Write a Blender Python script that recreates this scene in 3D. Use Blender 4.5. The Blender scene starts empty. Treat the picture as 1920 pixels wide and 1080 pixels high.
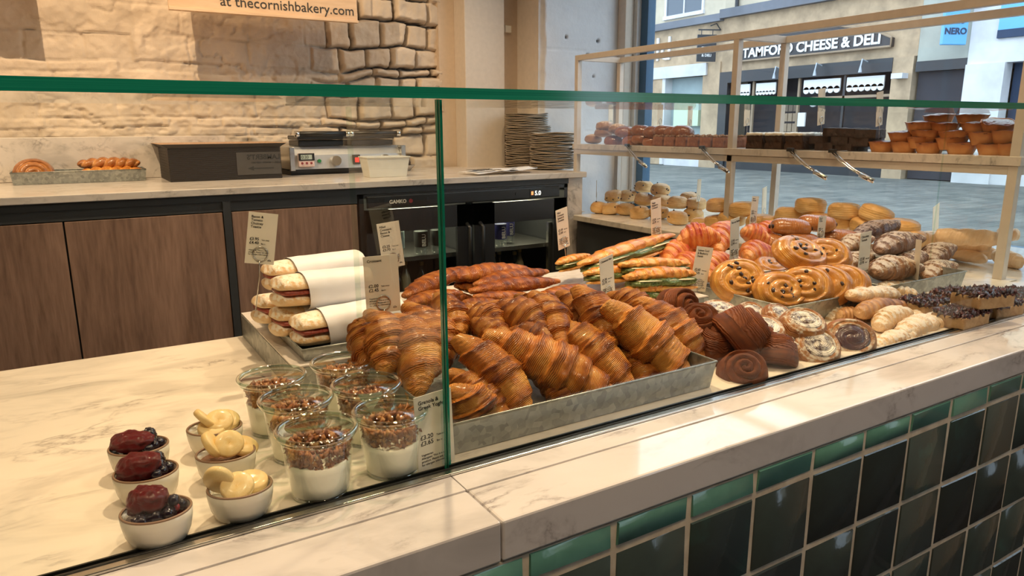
import bpy, bmesh, math, random
import numpy as np
from mathutils import Vector, Matrix, Euler
R=math.radians; PI=math.pi
S=bpy.context.scene; COL=S.collection
# ---------------- camera ----------------
cam=bpy.data.objects.new('camera',bpy.data.cameras.new('camera')); COL.objects.link(cam); S.camera=cam
cam.data.sensor_width=36.0; cam.data.lens=36.0*1340.0/1920.0; cam.data.clip_start=.02; cam.data.clip_end=200
yaw,pitch,roll=.546937,.221542,-.0044970
fw=Vector((math.sin(yaw)*math.cos(pitch),math.cos(yaw)*math.cos(pitch),-math.sin(pitch)))
rt=Vector((math.cos(yaw),-math.sin(yaw),0)); up=rt.cross(fw)
r2=rt*math.cos(roll)+up*math.sin(roll); u2=-rt*math.sin(roll)+up*math.cos(roll)
cam.matrix_world=Matrix(((r2.x,u2.x,-fw.x,0),(r2.y,u2.y,-fw.y,0),(r2.z,u2.z,-fw.z,1.37),(0,0,0,1)))
# ---------------- world, lights, exposure ----------------
w=bpy.data.worlds.new('sky'); S.world=w; w.use_nodes=True
bg=w.node_tree.nodes['Background']; bg.inputs[0].default_value=(.70,.85,1,1); bg.inputs[1].default_value=2.9
S.view_settings.view_transform='Standard'; S.view_settings.look='None'; S.view_settings.exposure=0.2; S.view_settings.gamma=1
S.view_settings.use_curve_mapping=False
S.cycles.transparent_max_bounces=24; S.cycles.max_bounces=7; S.cycles.caustics_reflective=False; S.cycles.caustics_refractive=False
S.cycles.sample_clamp_indirect=6
WARM=(1,.73,.45)
def spot(name,loc,tgt,e,ang=80,rad=.03,col=WARM,blend=.6):
    l=bpy.data.lights.new(name,'SPOT'); l.energy=e; l.spot_size=R(ang); l.spot_blend=blend; l.shadow_soft_size=rad; l.color=col
    o=bpy.data.objects.new(name,l); COL.objects.link(o); o.location=loc
    o.rotation_euler=(Vector(tgt)-Vector(loc)).to_track_quat('-Z','Y').to_euler(); return o
spot('wall_spot_light',(-.15,2.45,3.05),(.55,3.85,1.6),120,85,.008)
spot('wall_spot_light_far',(-1.7,2.45,3.05),(-.9,3.85,1.6),80,85,.008)
spot('deck_spot_light',(.75,1.55,3.0),(.35,.95,.95),112,70,.035)
spot('deck_spot_light_far',(1.7,1.35,3.0),(1.35,1.0,1.0),95,70,.035)
spot('aisle_spot_light',(1.6,2.2,3.0),(1.3,3.2,.9),40,90,.03)
spot('customer_fill_spot',(.3,-.1,3.0),(.7,.7,1.0),52,95,.06)  # unseen fill added on the customer side to brighten the price cards
spot('rack_spot_light',(1.9,1.9,3.0),(2.5,2.2,1.2),30,75,.04)
def area(name,loc,rot,size,e,col):
    l=bpy.data.lights.new(name,'AREA'); l.shape='RECTANGLE'; l.size=size[0]; l.size_y=size[1]; l.energy=e; l.color=col
    o=bpy.data.objects.new(name,l); COL.objects.link(o); o.location=loc; o.rotation_euler=rot; return o
for q in ((-1.6,.3),(-.4,.0),(1.2,-.6),(-1.0,2.6),(.6,2.7),(1.9,.6)): spot('ceiling_fill_spot',(q[0],q[1],3.14),(q[0],q[1],0),30,150,.035,blend=1.0)  # unseen spots added as general room fill with small crisp highlights

# ---------------- material helpers ----------------
class NT:
    def __init__(s,name):
        s.m=bpy.data.materials.new(name); s.m.use_nodes=True; s.t=s.m.node_tree; s.n=s.t.nodes
        s.b=s.n['Principled BSDF']; s.out=s.n['Material Output']
    def node(s,ty,**k):
        n=s.n.new(ty)
        for a,v in k.items():
            if a.startswith('_'): n.inputs[int(a[1:])].default_value=v
            else: setattr(n,a,v)
        return n
    def l(s,a,b): s.t.links.new(a,b)
    def ramp(s,fac,stops,interp='LINEAR'):
        n=s.n.new('ShaderNodeValToRGB'); cr=n.color_ramp; cr.interpolation=interp
        while len(cr.elements)<len(stops): cr.elements.new(.5)
        for e,(p,c) in zip(cr.elements,stops):
            e.position=p; e.color=(*c,1) if len(c)==3 else c
        if fac is not None: s.l(fac,n.inputs[0])
        return n
    def noise(s,scale,detail=4,rough=.55,vec=None,dist=0):
        n=s.n.new('ShaderNodeTexNoise'); n.inputs['Scale'].default_value=scale; n.inputs['Detail'].default_value=detail
        n.inputs['Roughness'].default_value=rough; n.inputs['Distortion'].default_value=dist
        if vec: s.l(vec,n.inputs['Vector'])
        return n
    def math(s,op,a,b=None):
        n=s.n.new('ShaderNodeMath'); n.operation=op
        for i,v in enumerate((a,b)):
            if v is None: continue
            if isinstance(v,(int,float)): n.inputs[i].default_value=v
            else: s.l(v,n.inputs[i])
        return n.outputs[0]
    def mix(s,f,a,b,mode='MIX'):
        n=s.n.new('ShaderNodeMixRGB'); n.blend_type=mode
        for i,v in enumerate((f,a,b)):
            if isinstance(v,(int,float)): n.inputs[i].default_value=v
            elif isinstance(v,tuple): n.inputs[i].default_value=(*v,1)
            else: s.l(v,n.inputs[i])
        return n.outputs[0]
    def bump(s,h,st=.3,d=.002):
        n=s.n.new('ShaderNodeBump'); n.inputs['Strength'].default_value=st; n.inputs['Distance'].default_value=d
        s.l(h,n.inputs['Height']); s.l(n.outputs[0],s.b.inputs['Normal']); return n
    def set(s,**k):
        for a,v in k.items():
            a={'rough':'Roughness','metal':'Metallic','base':'Base Color','coat':'Coat Weight','coatr':'Coat Roughness','spec':'Specular IOR Level','sss':'Subsurface Weight','trans':'Transmission Weight','ecol':'Emission Color','estr':'Emission Strength','alpha':'Alpha'}[a]
            if isinstance(v,tuple) : v=(*v,1)
            s.b.inputs[a].default_value=v
        return s
def plain(name,c,rough=.5,metal=0,**k):
    t=NT(name); t.set(base=c,rough=rough,metal=metal,**k)
    tc=t.node('ShaderNodeTexCoord'); n=t.noise(40,3,.5,tc.outputs['Object'])
    t.l(t.mix(n.outputs[0],tuple(x*.90 for x in c),tuple(min(1,x*1.08) for x in c)),t.b.inputs['Base Color'])
    return t.m
M={}
def marble(name,base,vein,scale=3.0,rough=.12,amt=.7):
    t=NT(name); tc=t.node('ShaderNodeTexCoord'); mp=t.node('ShaderNodeMapping'); mp.inputs['Rotation'].default_value=(0,0,.6); mp.inputs['Scale'].default_value=(1,2.1,1.3)
    t.l(tc.outputs['Object'],mp.inputs[0])
    n0=t.noise(scale*1.3,6,.62,mp.outputs[0],.6)
    v=t.math('ABSOLUTE',t.math('SUBTRACT',n0.outputs[0],.5)); vr=t.ramp(v,[(0,(1,1,1)),(.012,(.45,.45,.45)),(.05,(0,0,0))])
    n1=t.noise(scale*2.2,3,.5,mp.outputs[0]); msk=t.ramp(n1.outputs[0],[(.47,(0,0,0)),(.68,(1,1,1))])
    f=t.math('MULTIPLY',vr.outputs[0],msk.outputs[0])
    n2=t.noise(scale*.9,5,.6,mp.outputs[0],1.2); c=t.ramp(n2.outputs[0],[(.34,tuple(x*.80 for x in base)),(.5,base),(.75,tuple(min(1,x*1.06) for x in base))])
    n3=t.noise(scale*7,3,.6,mp.outputs[0],.3); sp=t.ramp(n3.outputs[0],[(.66,(0,0,0)),(.74,(1,1,1))])
    f2=t.math('MULTIPLY',sp.outputs[0],t.math('MULTIPLY',msk.outputs[0],.55))
    ff=t.math('MULTIPLY',t.math('MAXIMUM',f,f2),amt)
    t.l(t.mix(ff,c.outputs[0],vein),t.b.inputs['Base Color']); t.set(rough=rough); return t.m
M['deck']=marble('white_marble_deck',(.80,.73,.62),(.27,.23,.20),3.2,.16,.75)
M['ledge_marble']=marble('white_marble_ledge',(.68,.645,.635),(.22,.19,.19),4.0,.06,.8)
M['back_marble']=marble('grey_veined_marble',(.68,.62,.56),(.24,.22,.20),5.5,.2,.9)
def glassmat(name,tint,fres=1.45,gain=1.0,base=0.0):
    t=NT(name); t.n.remove(t.b)
    tr=t.node('ShaderNodeBsdfTransparent'); tr.inputs[0].default_value=(*tint,1)
    gl=t.node('ShaderNodeBsdfGlossy'); gl.inputs['Roughness'].default_value=.015; gl.inputs[0].default_value=(1,1,1,1)
    fr=t.node('ShaderNodeFresnel'); fr.inputs[0].default_value=fres
    geo=t.node('ShaderNodeNewGeometry')
    f=t.math('ADD',t.math('MULTIPLY',fr.outputs[0],gain),base)
    f=t.math('MULTIPLY',f,t.math('SUBTRACT',1.0,geo.outputs['Backfacing']))
    mx=t.node('ShaderNodeMixShader'); t.l(f,mx.inputs[0]); t.l(tr.outputs[0],mx.inputs[1]); t.l(gl.outputs[0],mx.inputs[2]); t.l(mx.outputs[0],t.out.inputs[0])
    return t.m
M['pane']=glassmat('clear_glass_pane',(.98,.99,.98),1.5,.62)
M['window_glass']=glassmat('shop_window_glass',(.97,.98,.98),1.45,.8)
M['jar_glass']=glassmat('jar_glass',(.985,.996,.985),1.5,1.3,.01)
M['jar_rim']=glassmat('jar_rim_glass',(.80,.90,.84),1.6,2.4,.10)
t=NT('green_glass_edge'); t.set(base=(.005,.16,.11),rough=.12); t.b.inputs['Specular IOR Level'].default_value=.6
n=t.noise(9,2); t.l(t.ramp(n.outputs[0],[(.3,(.005,.19,.13)),(.7,(.015,.30,.20))]).outputs[0],t.b.inputs['Base Color']); M['glass_edge']=t.m
def galv():
    t=NT('galvanised_steel'); tc=t.node('ShaderNodeTexCoord'); v=t.node('ShaderNodeTexVoronoi'); v.inputs['Scale'].default_value=95; t.l(tc.outputs['Object'],v.inputs['Vector'])
    n=t.noise(55,4,.6,tc.outputs['Object']); f=t.math('ADD',t.math('MULTIPLY',v.outputs['Color'],.5),t.math('MULTIPLY',n.outputs[0],.5))
    r=t.ramp(f,[(.25,(.25,.27,.26)),(.5,(.36,.38,.36)),(.8,(.50,.52,.49))]); t.l(r.outputs[0],t.b.inputs['Base Color']); t.set(rough=.42,metal=.75); return t.m
M['galv']=galv()
M['steel']=plain('brushed_steel',(.62,.61,.58),.25,1.0)
M['chrome']=plain('chrome',(.8,.8,.8),.08,1.0)
M['gasket']=plain('black_gasket',(.012,.014,.014),.35)
M['charcoal']=plain('charcoal_panel',(.045,.048,.05),.45)
M['black']=plain('black_plastic',(.016,.017,.018),.35)
M['fridge']=plain('black_fridge_enamel',(.022,.023,.025),.32)
M['white_metal']=plain('cream_painted_metal',(.66,.60,.53),.35)
M['window_paint']=plain('white_window_paint',(.70,.70,.70),.5)
M['blue_paint']=plain('blue_window_paint',(.05,.13,.24),.4)
M['card']=plain('cream_card',(.84,.79,.67),.6)
M['card_back']=plain('kraft_card_back',(.80,.66,.48),.7)
M['ink']=plain('dark_ink',(.03,.03,.03),.6)
M['paper']=plain('white_paper',(.80,.79,.80),.55)
M['white_plastic']=plain('white_plastic',(.72,.72,.66),.4)
def wood(name,a,b,sc=(1,1,1)):
    t=NT(name); tc=t.node('ShaderNodeTexCoord'); mp=t.node('ShaderNodeMapping'); mp.inputs['Scale'].default_value=sc; t.l(tc.outputs['Object'],mp.inputs[0])
    n=t.noise(3.2,6,.65,mp.outputs[0],.8); n2=t.noise(14,4,.6,mp.outputs[0],.2); f=t.math('ADD',t.math('MULTIPLY',n.outputs[0],.6),t.math('MULTIPLY',n2.outputs[0],.4))
    t.l(t.ramp(f,[(.35,a),(.62,b)]).outputs[0],t.b.inputs['Base Color']); t.set(rough=.5); t.bump(n2.outputs[0],.15,.001); return t.m
M['walnut']=wood('brown_oak_laminate',(.17,.098,.066),(.37,.225,.155),(5,5,.55))
M['sign_wood']=wood('pale_timber',(.62,.42,.26),(.78,.58,.40),(.5,4,4))

# pastry materials: 'crest' attribute marks baked ridges, UV.x runs across the layers
def pastry(name,pale,gold,brown,stripes=60,glaze=.4,rough=.38,shift=.5,bstr=.5,dust=None,dusta=.0,noisesc=45,crw=.62):
    t=NT(name); tc=t.node('ShaderNodeTexCoord'); at=t.node('ShaderNodeAttribute',attribute_name='crest')
    uv=t.node('ShaderNodeUVMap'); oi=t.node('ShaderNodeObjectInfo')
    n=t.noise(noisesc,5,.62,tc.outputs['Object'],.6); n2=t.noise(noisesc*5,3,.6,tc.outputs['Object'])
    sep=t.node('ShaderNodeSeparateXYZ'); t.l(uv.outputs[0],sep.inputs[0])
    ph=t.math('ADD',t.math('MULTIPLY',sep.outputs[0],stripes*6.283),t.math('MULTIPLY',n.outputs[0],9.0))
    wv=t.math('MULTIPLY',t.math('ADD',t.math('SINE',ph),1.0),.5)
    f=t.math('ADD',t.math('MULTIPLY',at.outputs['Fac'],crw),t.math('MULTIPLY',n.outputs[0],.70))
    f=t.math('ADD',f,t.math('MULTIPLY',wv,.05)); f=t.math('ADD',f,t.math('MULTIPLY',oi.outputs['Random'],.12)); f=t.math('SUBTRACT',f,shift-.25)
    r=t.ramp(f,[(.12,pale),(.42,gold),(.78,brown),(1,tuple(x*.55 for x in brown))]); col=r.outputs[0]
    if dust:
        ge=t.node('ShaderNodeTexCoord'); n4=t.noise(noisesc*1.6,5,.7,tc.outputs['Object']); sn=t.node('ShaderNodeSeparateXYZ'); t.l(tc.outputs['Normal'],sn.inputs[0])
        d=t.math('ADD',n4.outputs[0],t.math('MULTIPLY',sn.outputs[2],.28)); dr=t.ramp(d,[(.60-dusta,(0,0,0)),(.74-dusta,(1,1,1))]); col=t.mix(dr.outputs[0],col,dust)
    t.l(col,t.b.inputs['Base Color']); t.set(rough=rough,coat=glaze,coatr=.18,spec=.35)
    h=t.math('ADD',t.math('MULTIPLY',wv,.6),t.math('ADD',t.math('MULTIPLY',n.outputs[0],.8),t.math('MULTIPLY',n2.outputs[0],.35))); t.bump(h,bstr,.0022)
    return t.m
M['croissant']=pastry('baked_croissant_crust',(.84,.42,.10),(.56,.185,.028),(.17,.034,.007),46,.16,.38,.46,1.0)
M['croissant_pile']=pastry('dark_baked_croissant_crust',(.74,.30,.06),(.46,.125,.016),(.16,.028,.005),46,.12,.4,.45,1.0)
M['croissant_pale']=pastry('pale_filled_croissant_crust',(.86,.48,.13),(.70,.28,.045),(.36,.09,.012),46,.4,.36,.50,.5)
M['raspberry']=pastry('raspberry_striped_crust',(.84,.44,.15),(.68,.22,.06),(.46,.045,.03),26,.4,.34,.48,.45)
M['raisin_swirl']=pastry('glazed_swirl_crust',(.80,.48,.13),(.62,.28,.05),(.34,.11,.02),30,.7,.25,.52,.35)
M['cinnamon']=pastry('cinnamon_bun_crust',(.44,.14,.025),(.25,.062,.009),(.10,.020,.003),44,.0,.6,.47,.9)
M['danish']=pastry('danish_crust',(.72,.38,.14),(.52,.22,.06),(.28,.09,.022),40,.3,.4,.48,.7,(.82,.72,.58),-.10,40)
M['danish_sugar']=pastry('sugared_danish_filling',(.10,.05,.05),(.06,.02,.025),(.03,.012,.015),10,.4,.3,.5,.6,(.80,.74,.64),-.06,38)
M['jam']=pastry('dark_berry_jam',(.10,.03,.03),(.06,.015,.02),(.03,.008,.01),10,.9,.12,.5,.5)
M['choc_roll']=pastry('glossy_pain_au_chocolat_crust',(.70,.38,.14),(.48,.19,.055),(.24,.075,.022),16,.6,.25,.47,.25,noisesc=22)
M['scone']=pastry('scone_crust',(.86,.60,.30),(.78,.47,.18),(.54,.27,.08),8,.15,.5,.55,.4,noisesc=30)
M['roll']=pastry('pale_biscuit_crust',(.86,.62,.32),(.80,.50,.19),(.58,.30,.09),8,.2,.45,.56,.3,noisesc=24)
M['twist']=pastry('pale_sugared_twist_crust',(.80,.58,.36),(.70,.46,.24),(.42,.21,.09),34,.12,.5,.56,.5,(.82,.74,.62),-.02,60)
M['baguette']=pastry('pale_twist_crust',(.84,.60,.38),(.78,.50,.27),(.56,.29,.12),20,.15,.5,.58,.4)
M['brown_twist']=pastry('brown_sugared_twist_crust',(.66,.40,.20),(.50,.26,.11),(.26,.10,.04),30,.2,.45,.5,.5)
M['choc_torsade']=pastry('almond_dusted_chocolate_crust',(.38,.24,.17),(.20,.105,.07),(.07,.03,.02),20,.15,.5,.45,.8,(.62,.52,.44),-.05,60)
M['almond']=pastry('flaked_almond_crust',(.50,.30,.18),(.32,.16,.08),(.14,.055,.03),20,.1,.55,.45,1.0,(.72,.62,.52),-.02,60)
M['choc_dark']=pastry('dark_chocolate_crust',(.12,.06,.045),(.07,.03,.022),(.03,.013,.01),20,.3,.4,.5,.8,(.42,.34,.32),-.05,80)
M['bun_brown']=pastry('glossy_brown_bun_crust',(.46,.18,.05),(.28,.085,.022),(.13,.034,.010),14,.6,.25,.45,.3,noisesc=30)
M['bagel']=pastry('matt_brown_roll_crust',(.52,.30,.15),(.40,.20,.085),(.22,.09,.035),14,.2,.4,.48,.4,(.72,.55,.38),-.05,90)
M['tart']=pastry('shortcrust_pastry',(.72,.36,.13),(.58,.23,.065),(.36,.11,.03),12,.2,.42,.50,.25,noisesc=20)
M['tart_fill']=pastry('red_brown_tart_filling',(.30,.09,.05),(.20,.05,.03),(.10,.025,.015),12,.4,.3,.5,.7)
M['cake']=pastry('dark_carrot_sponge',(.16,.07,.03),(.09,.035,.016),(.04,.016,.008),8,.05,.7,.45,1.0,noisesc=110)
M['brownie']=pastry('chocolate_brownie',(.10,.05,.035),(.06,.027,.02),(.03,.013,.010),8,.1,.6,.45,.8,noisesc=90)
M['almond_cake']=pastry('golden_brown_cake',(.55,.25,.11),(.38,.14,.06),(.20,.06,.025),8,.1,.55,.46,.5,noisesc=60)
M['crumb']=pastry('pale_crumble',(.80,.58,.38),(.68,.38,.20),(.40,.16,.08),8,.1,.6,.5,.8,noisesc=120)
M['frosting']=plain('cream_cheese_frosting',(.80,.76,.66),.45)
M['bread']=pastry('white_bread_crust',(.84,.66,.42),(.76,.50,.25),(.52,.26,.10),10,.1,.55,.56,.5,(.84,.76,.62),0,60)
M['bacon']=pastry('bacon',(.50,.16,.10),(.34,.06,.04),(.16,.03,.02),20,.4,.35,.45,.8)
M['spinach']=pastry('spinach_filling',(.42,.44,.16),(.13,.19,.045),(.03,.06,.012),20,.3,.45,.42,1.0,noisesc=130)
M['bar_base']=pastry('pale_cake_layer',(.74,.55,.32),(.62,.42,.22),(.42,.24,.11),8,.05,.7,.5,.7,noisesc=70)
M['berry_top']=pastry('baked_berry_topping',(.30,.10,.09),(.12,.03,.04),(.035,.012,.018),10,.7,.2,.42,.9,noisesc=60)
M['raisin']=plain('dark_raisin',(.035,.014,.010),.3,coat=.4)
M['chocolate']=plain('dark_chocolate',(.03,.013,.010),.3)
M['granola']=pastry('baked_granola',(.66,.34,.12),(.44,.16,.045),(.22,.06,.018),8,.3,.4,.50,.6,noisesc=120)
M['yoghurt']=plain('white_yoghurt',(.86,.85,.72),.35,sss=0.0)
M['stoneware']=plain('cream_stoneware',(.72,.68,.58),.22)
M['plate_rim']=plain('brown_glaze_rim',(.26,.16,.10),.35)
M['plate']=plain('speckled_cream_glaze',(.66,.60,.51),.25)
M['plate_edge']=plain('brown_plate_edge',(.42,.33,.25),.4)
M['banana']=pastry('banana_flesh',(.86,.66,.32),(.80,.54,.19),(.45,.20,.045),3,.3,.35,.52,.2,noisesc=60,crw=.35)
M['banana_rim']=plain('banana_outer',(.78,.62,.28),.4)
t=NT('red_fruit'); tc=t.node('ShaderNodeTexCoord'); n=t.noise(60,4,.6,tc.outputs['Object']); t.l(t.ramp(n.outputs[0],[(.3,(.10,.002,.006)),(.58,(.26,.006,.010)),(.8,(.46,.05,.02))]).outputs[0],t.b.inputs['Base Color']); t.set(rough=.3,coat=.35,coatr=.08); t.bump(n.outputs[0],.9,.003); M['red_fruit']=t.m
M['blueberry']=plain('dark_blueberry',(.014,.010,.022),.18,coat=.8)
M['currant']=plain('red_currant',(.40,.01,.02),.15,coat=.8)
# ---------------- mesh helpers ----------------
def link(name,me,mats,parent=None,loc=None,smooth=False,rot=None):
    if not isinstance(mats,(list,tuple)): mats=[mats]
    for m in mats: me.materials.append(m)
    if smooth:
        me.polygons.foreach_set('use_smooth',[True]*len(me.polygons))
    o=bpy.data.objects.new(name,me); COL.objects.link(o)
    if parent: o.parent=parent
    if loc is not None: o.location=loc
    if rot is not None: o.rotation_euler=rot
    return o
def tag(o,label=None,cat=None,group=None,kind=None):
    if label: o['label']=label
    if cat: o['category']=cat
    if group: o['group']=group
    if kind: o['kind']=kind
    return o
def empty(name,loc,rot=(0,0,0),label=None,cat=None,group=None):
    o=bpy.data.objects.new(name,None); o.empty_display_size=.05; COL.objects.link(o); o.location=loc; o.rotation_euler=rot
    return tag(o,label,cat,group)
class MB:
    def __init__(s): s.v=[]; s.f=[]; s.mi=[]
    def box(s,x0,x1,y0,y1,z0,z1,mi=0):
        b=len(s.v); s.v+=[(x,y,z) for z in (z0,z1) for y in (y0,y1) for x in (x0,x1)]
        for q in ((0,2,3,1),(4,5,7,6),(0,1,5,4),(2,6,7,3),(0,4,6,2),(1,3,7,5)): s.f.append(tuple(b+i for i in q)); s.mi.append(mi)
        return s
    def cyl(s,p0,p1,r0,r1=None,n=12,mi=0,cap=True):
        r1=r0 if r1 is None else r1; p0=Vector(p0); p1=Vector(p1); d=(p1-p0).normalized(); a=d.orthogonal().normalized(); c=d.cross(a); b=len(s.v)
        for p,r in ((p0,r0),(p1,r1)):
            for i in range(n): q=p+a*math.cos(2*PI*i/n)*r+c*math.sin(2*PI*i/n)*r; s.v.append(tuple(q))
        for i in range(n): j=(i+1)%n; s.f.append((b+i,b+j,b+n+j,b+n+i)); s.mi.append(mi)
        if cap: s.f.append(tuple(b+i for i in range(n))[::-1]); s.f.append(tuple(b+n+i for i in range(n))); s.mi+=[mi,mi]
        return s
    def tube(s,pts,r,n=8,mi=0,closed=False):
        pts=[Vector(p) for p in pts]; k=len(pts); b=len(s.v); pa=None
        for i,p in enumerate(pts):
            d=(pts[(i+1)%k]-pts[i-1]) if closed else (pts[min(i+1,k-1)]-pts[max(i-1,0)]); d.normalize()
            a=d.orthogonal().normalized() if pa is None else (pa-d*pa.dot(d)).normalized(); pa=a; c=d.cross(a)
            for j in range(n): s.v.append(tuple(p+a*math.cos(2*PI*j/n)*r+c*math.sin(2*PI*j/n)*r))
        for i in range(k if closed else k-1):
            i2=(i+1)%k
            for j in range(n): j2=(j+1)%n; s.f.append((b+i*n+j,b+i*n+j2,b+i2*n+j2,b+i2*n+j)); s.mi.append(mi)
        if not closed: s.f.append(tuple(b+j for j in range(n))[::-1]); s.f.append(tuple(b+(k-1)*n+j for j in range(n))); s.mi+=[mi,mi]
        return s
    def lathe(s,prof,n=32,c=(0,0,0),sx=1,sy=1,mi=0,wav=None):
        b=len(s.v)
        for r,z in prof:
            for i in range(n):
                a=2*PI*i/n; dz=wav(a,r) if wav else 0
                s.v.append((c[0]+r*math.cos(a)*sx,c[1]+r*math.sin(a)*sy,c[2]+z+dz))
        for k in range(len(prof)-1):
            for i in range(n): j=(i+1)%n; s.f.append((b+k*n+i,b+k*n+j,b+(k+1)*n+j,b+(k+1)*n+i)); s.mi.append(mi)
        if prof[0][0]>1e-5: s.f.append(tuple(b+i for i in range(n))[::-1]); s.mi.append(mi)
        if prof[-1][0]>1e-5: s.f.append(tuple(b+(len(prof)-1)*n+i for i in range(n))); s.mi.append(mi)
        return s
    def mesh(s,name):
        me=bpy.data.meshes.new(name); me.from_pydata([tuple(map(float,v)) for v in s.v],[],s.f)
        me.polygons.foreach_set('material_index',s.mi); me.update(); return me
    def build(s,name,mats,parent=None,loc=None,smooth=False,bev=0,rot=None):
        me=s.mesh(name)
        if bev>0:
            bm=bmesh.new(); bm.from_mesh(me); bmesh.ops.bevel(bm,geom=bm.edges[:],offset=bev,segments=2,affect='EDGES',profile=.5); bm.to_mesh(me); bm.free()
        return link(name,me,mats,parent,loc,smooth,rot)
def shade_auto(o,deg=40):
    me=o.data; me.polygons.foreach_set('use_smooth',[True]*len(me.polygons)); me.set_sharp_from_angle(angle=R(deg)); return o
# ---- numpy fractal noise ----
def _h(i,j,k,seed):
    n=(i*374761393+j*668265263+k*2147483647%1013904223+seed*974634777)&0xffffffff
    n=((n^(n>>13))*1274126177)&0xffffffff; return ((n^(n>>16))&0xffff)/65535.0
def vnoise(x,y,z,seed=0):
    x,y,z=np.broadcast_arrays(x,y,z); xi=np.floor(x).astype(np.int64); yi=np.floor(y).astype(np.int64); zi=np.floor(z).astype(np.int64)
    fx=x-xi; fy=y-yi; fz=z-zi; fx=fx*fx*(3-2*fx); fy=fy*fy*(3-2*fy); fz=fz*fz*(3-2*fz); r=0
    for a in (0,1):
        for b in (0,1):
            for c in (0,1):
                r=r+_h(xi+a,yi+b,(zi+c)*7919,seed)*(fx if a else 1-fx)*(fy if b else 1-fy)*(fz if c else 1-fz)
    return r*2-1
def fbm(x,y,z,seed=0,o=4):
    r=0; a=1; s=0
    for i in range(o): r=r+a*vnoise(x*2**i,y*2**i,z*2**i,seed+i*17); s+=a; a*=.5
    return r/s
def grid(name,P,crest=None,uv=None,closed_v=False,mats=None,cap=False):
    """P: (nu,nv,3) array; closed in v if asked; caps the u ends"""
    nu,nv=P.shape[:2]; V=P.reshape(-1,3); nf=nv if closed_v else nv-1
    i,j=np.meshgrid(np.arange(nu-1),np.arange(nf),indexing='ij'); j2=(j+1)%nv
    F=np.stack([i*nv+j,i*nv+j2,(i+1)*nv+j2,(i+1)*nv+j],-1).reshape(-1,4)
    faces=[tuple(f) for f in F.tolist()]
    if cap: faces.append(tuple(range(nv))[::-1]); faces.append(tuple((nu-1)*nv+k for k in range(nv)))
    me=bpy.data.meshes.new(name); me.from_pydata(V.tolist(),[],faces)
    if crest is not None:
        at=me.attributes.new('crest','FLOAT','POINT'); at.data.foreach_set('value',crest.reshape(-1).astype(np.float32))
    if uv is not None:
        ul=me.uv_layers.new(name='UVMap'); li=np.zeros(len(me.loops),np.int32); me.loops.foreach_get('vertex_index',li)
        ul.data.foreach_set('uv',uv.reshape(-1,2)[li].astype(np.float32).ravel())
    me.polygons.foreach_set('use_smooth',[True]*len(me.polygons)); me.update(); return me
def text_mesh(body,size,align='LEFT',thick=0.0002,spacing=1.0,bold=0.0):
    cu=bpy.data.curves.new('lettering','FONT'); cu.body=body; cu.size=size; cu.align_x=align; cu.extrude=thick; cu.space_line=spacing; cu.offset=bold; cu.resolution_u=3
    o=bpy.data.objects.new('lettering',cu); COL.objects.link(o); bpy.context.view_layer.update()
    me=bpy.data.meshes.new_from_object(o.evaluated_get(bpy.context.evaluated_depsgraph_get())); bpy.data.objects.remove(o); bpy.data.curves.remove(cu); me.materials.clear(); return me
def text(name,body,size,mat,parent,loc,rot=(PI/2,0,0),align='LEFT',scale=None,**k):
    o=link(name,text_mesh(body,size,align,**k),mat,parent,loc); o.rotation_euler=rot
    if scale: o.scale=scale
    return o
def st(mb,name,mats,**k): return tag(mb.build(name,mats,**k),kind='structure')

# ================= THE ROOM =================
ZD=.95
st(MB().box(-3.2,3.0,-2.6,4.1,-.05,0),'floor',plain('dark_floor',(.05,.042,.036),.6))
st(MB().box(-3.2,3.1,-2.6,4.1,3.2,3.3),'ceiling',plain('ceiling_paint',(.70,.62,.52),.8))
PLAS=plain('cream_wall_paint',(.66,.55,.43),.8)
st(MB().box(-3.3,-3.2,-2.6,4.1,0,3.2),'wall_left',PLAS)
st(MB().box(-3.2,3.0,-2.7,-2.6,0,3.2),'wall_front',plain('dark_green_wall_paint',(.05,.065,.06),.7))
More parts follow.
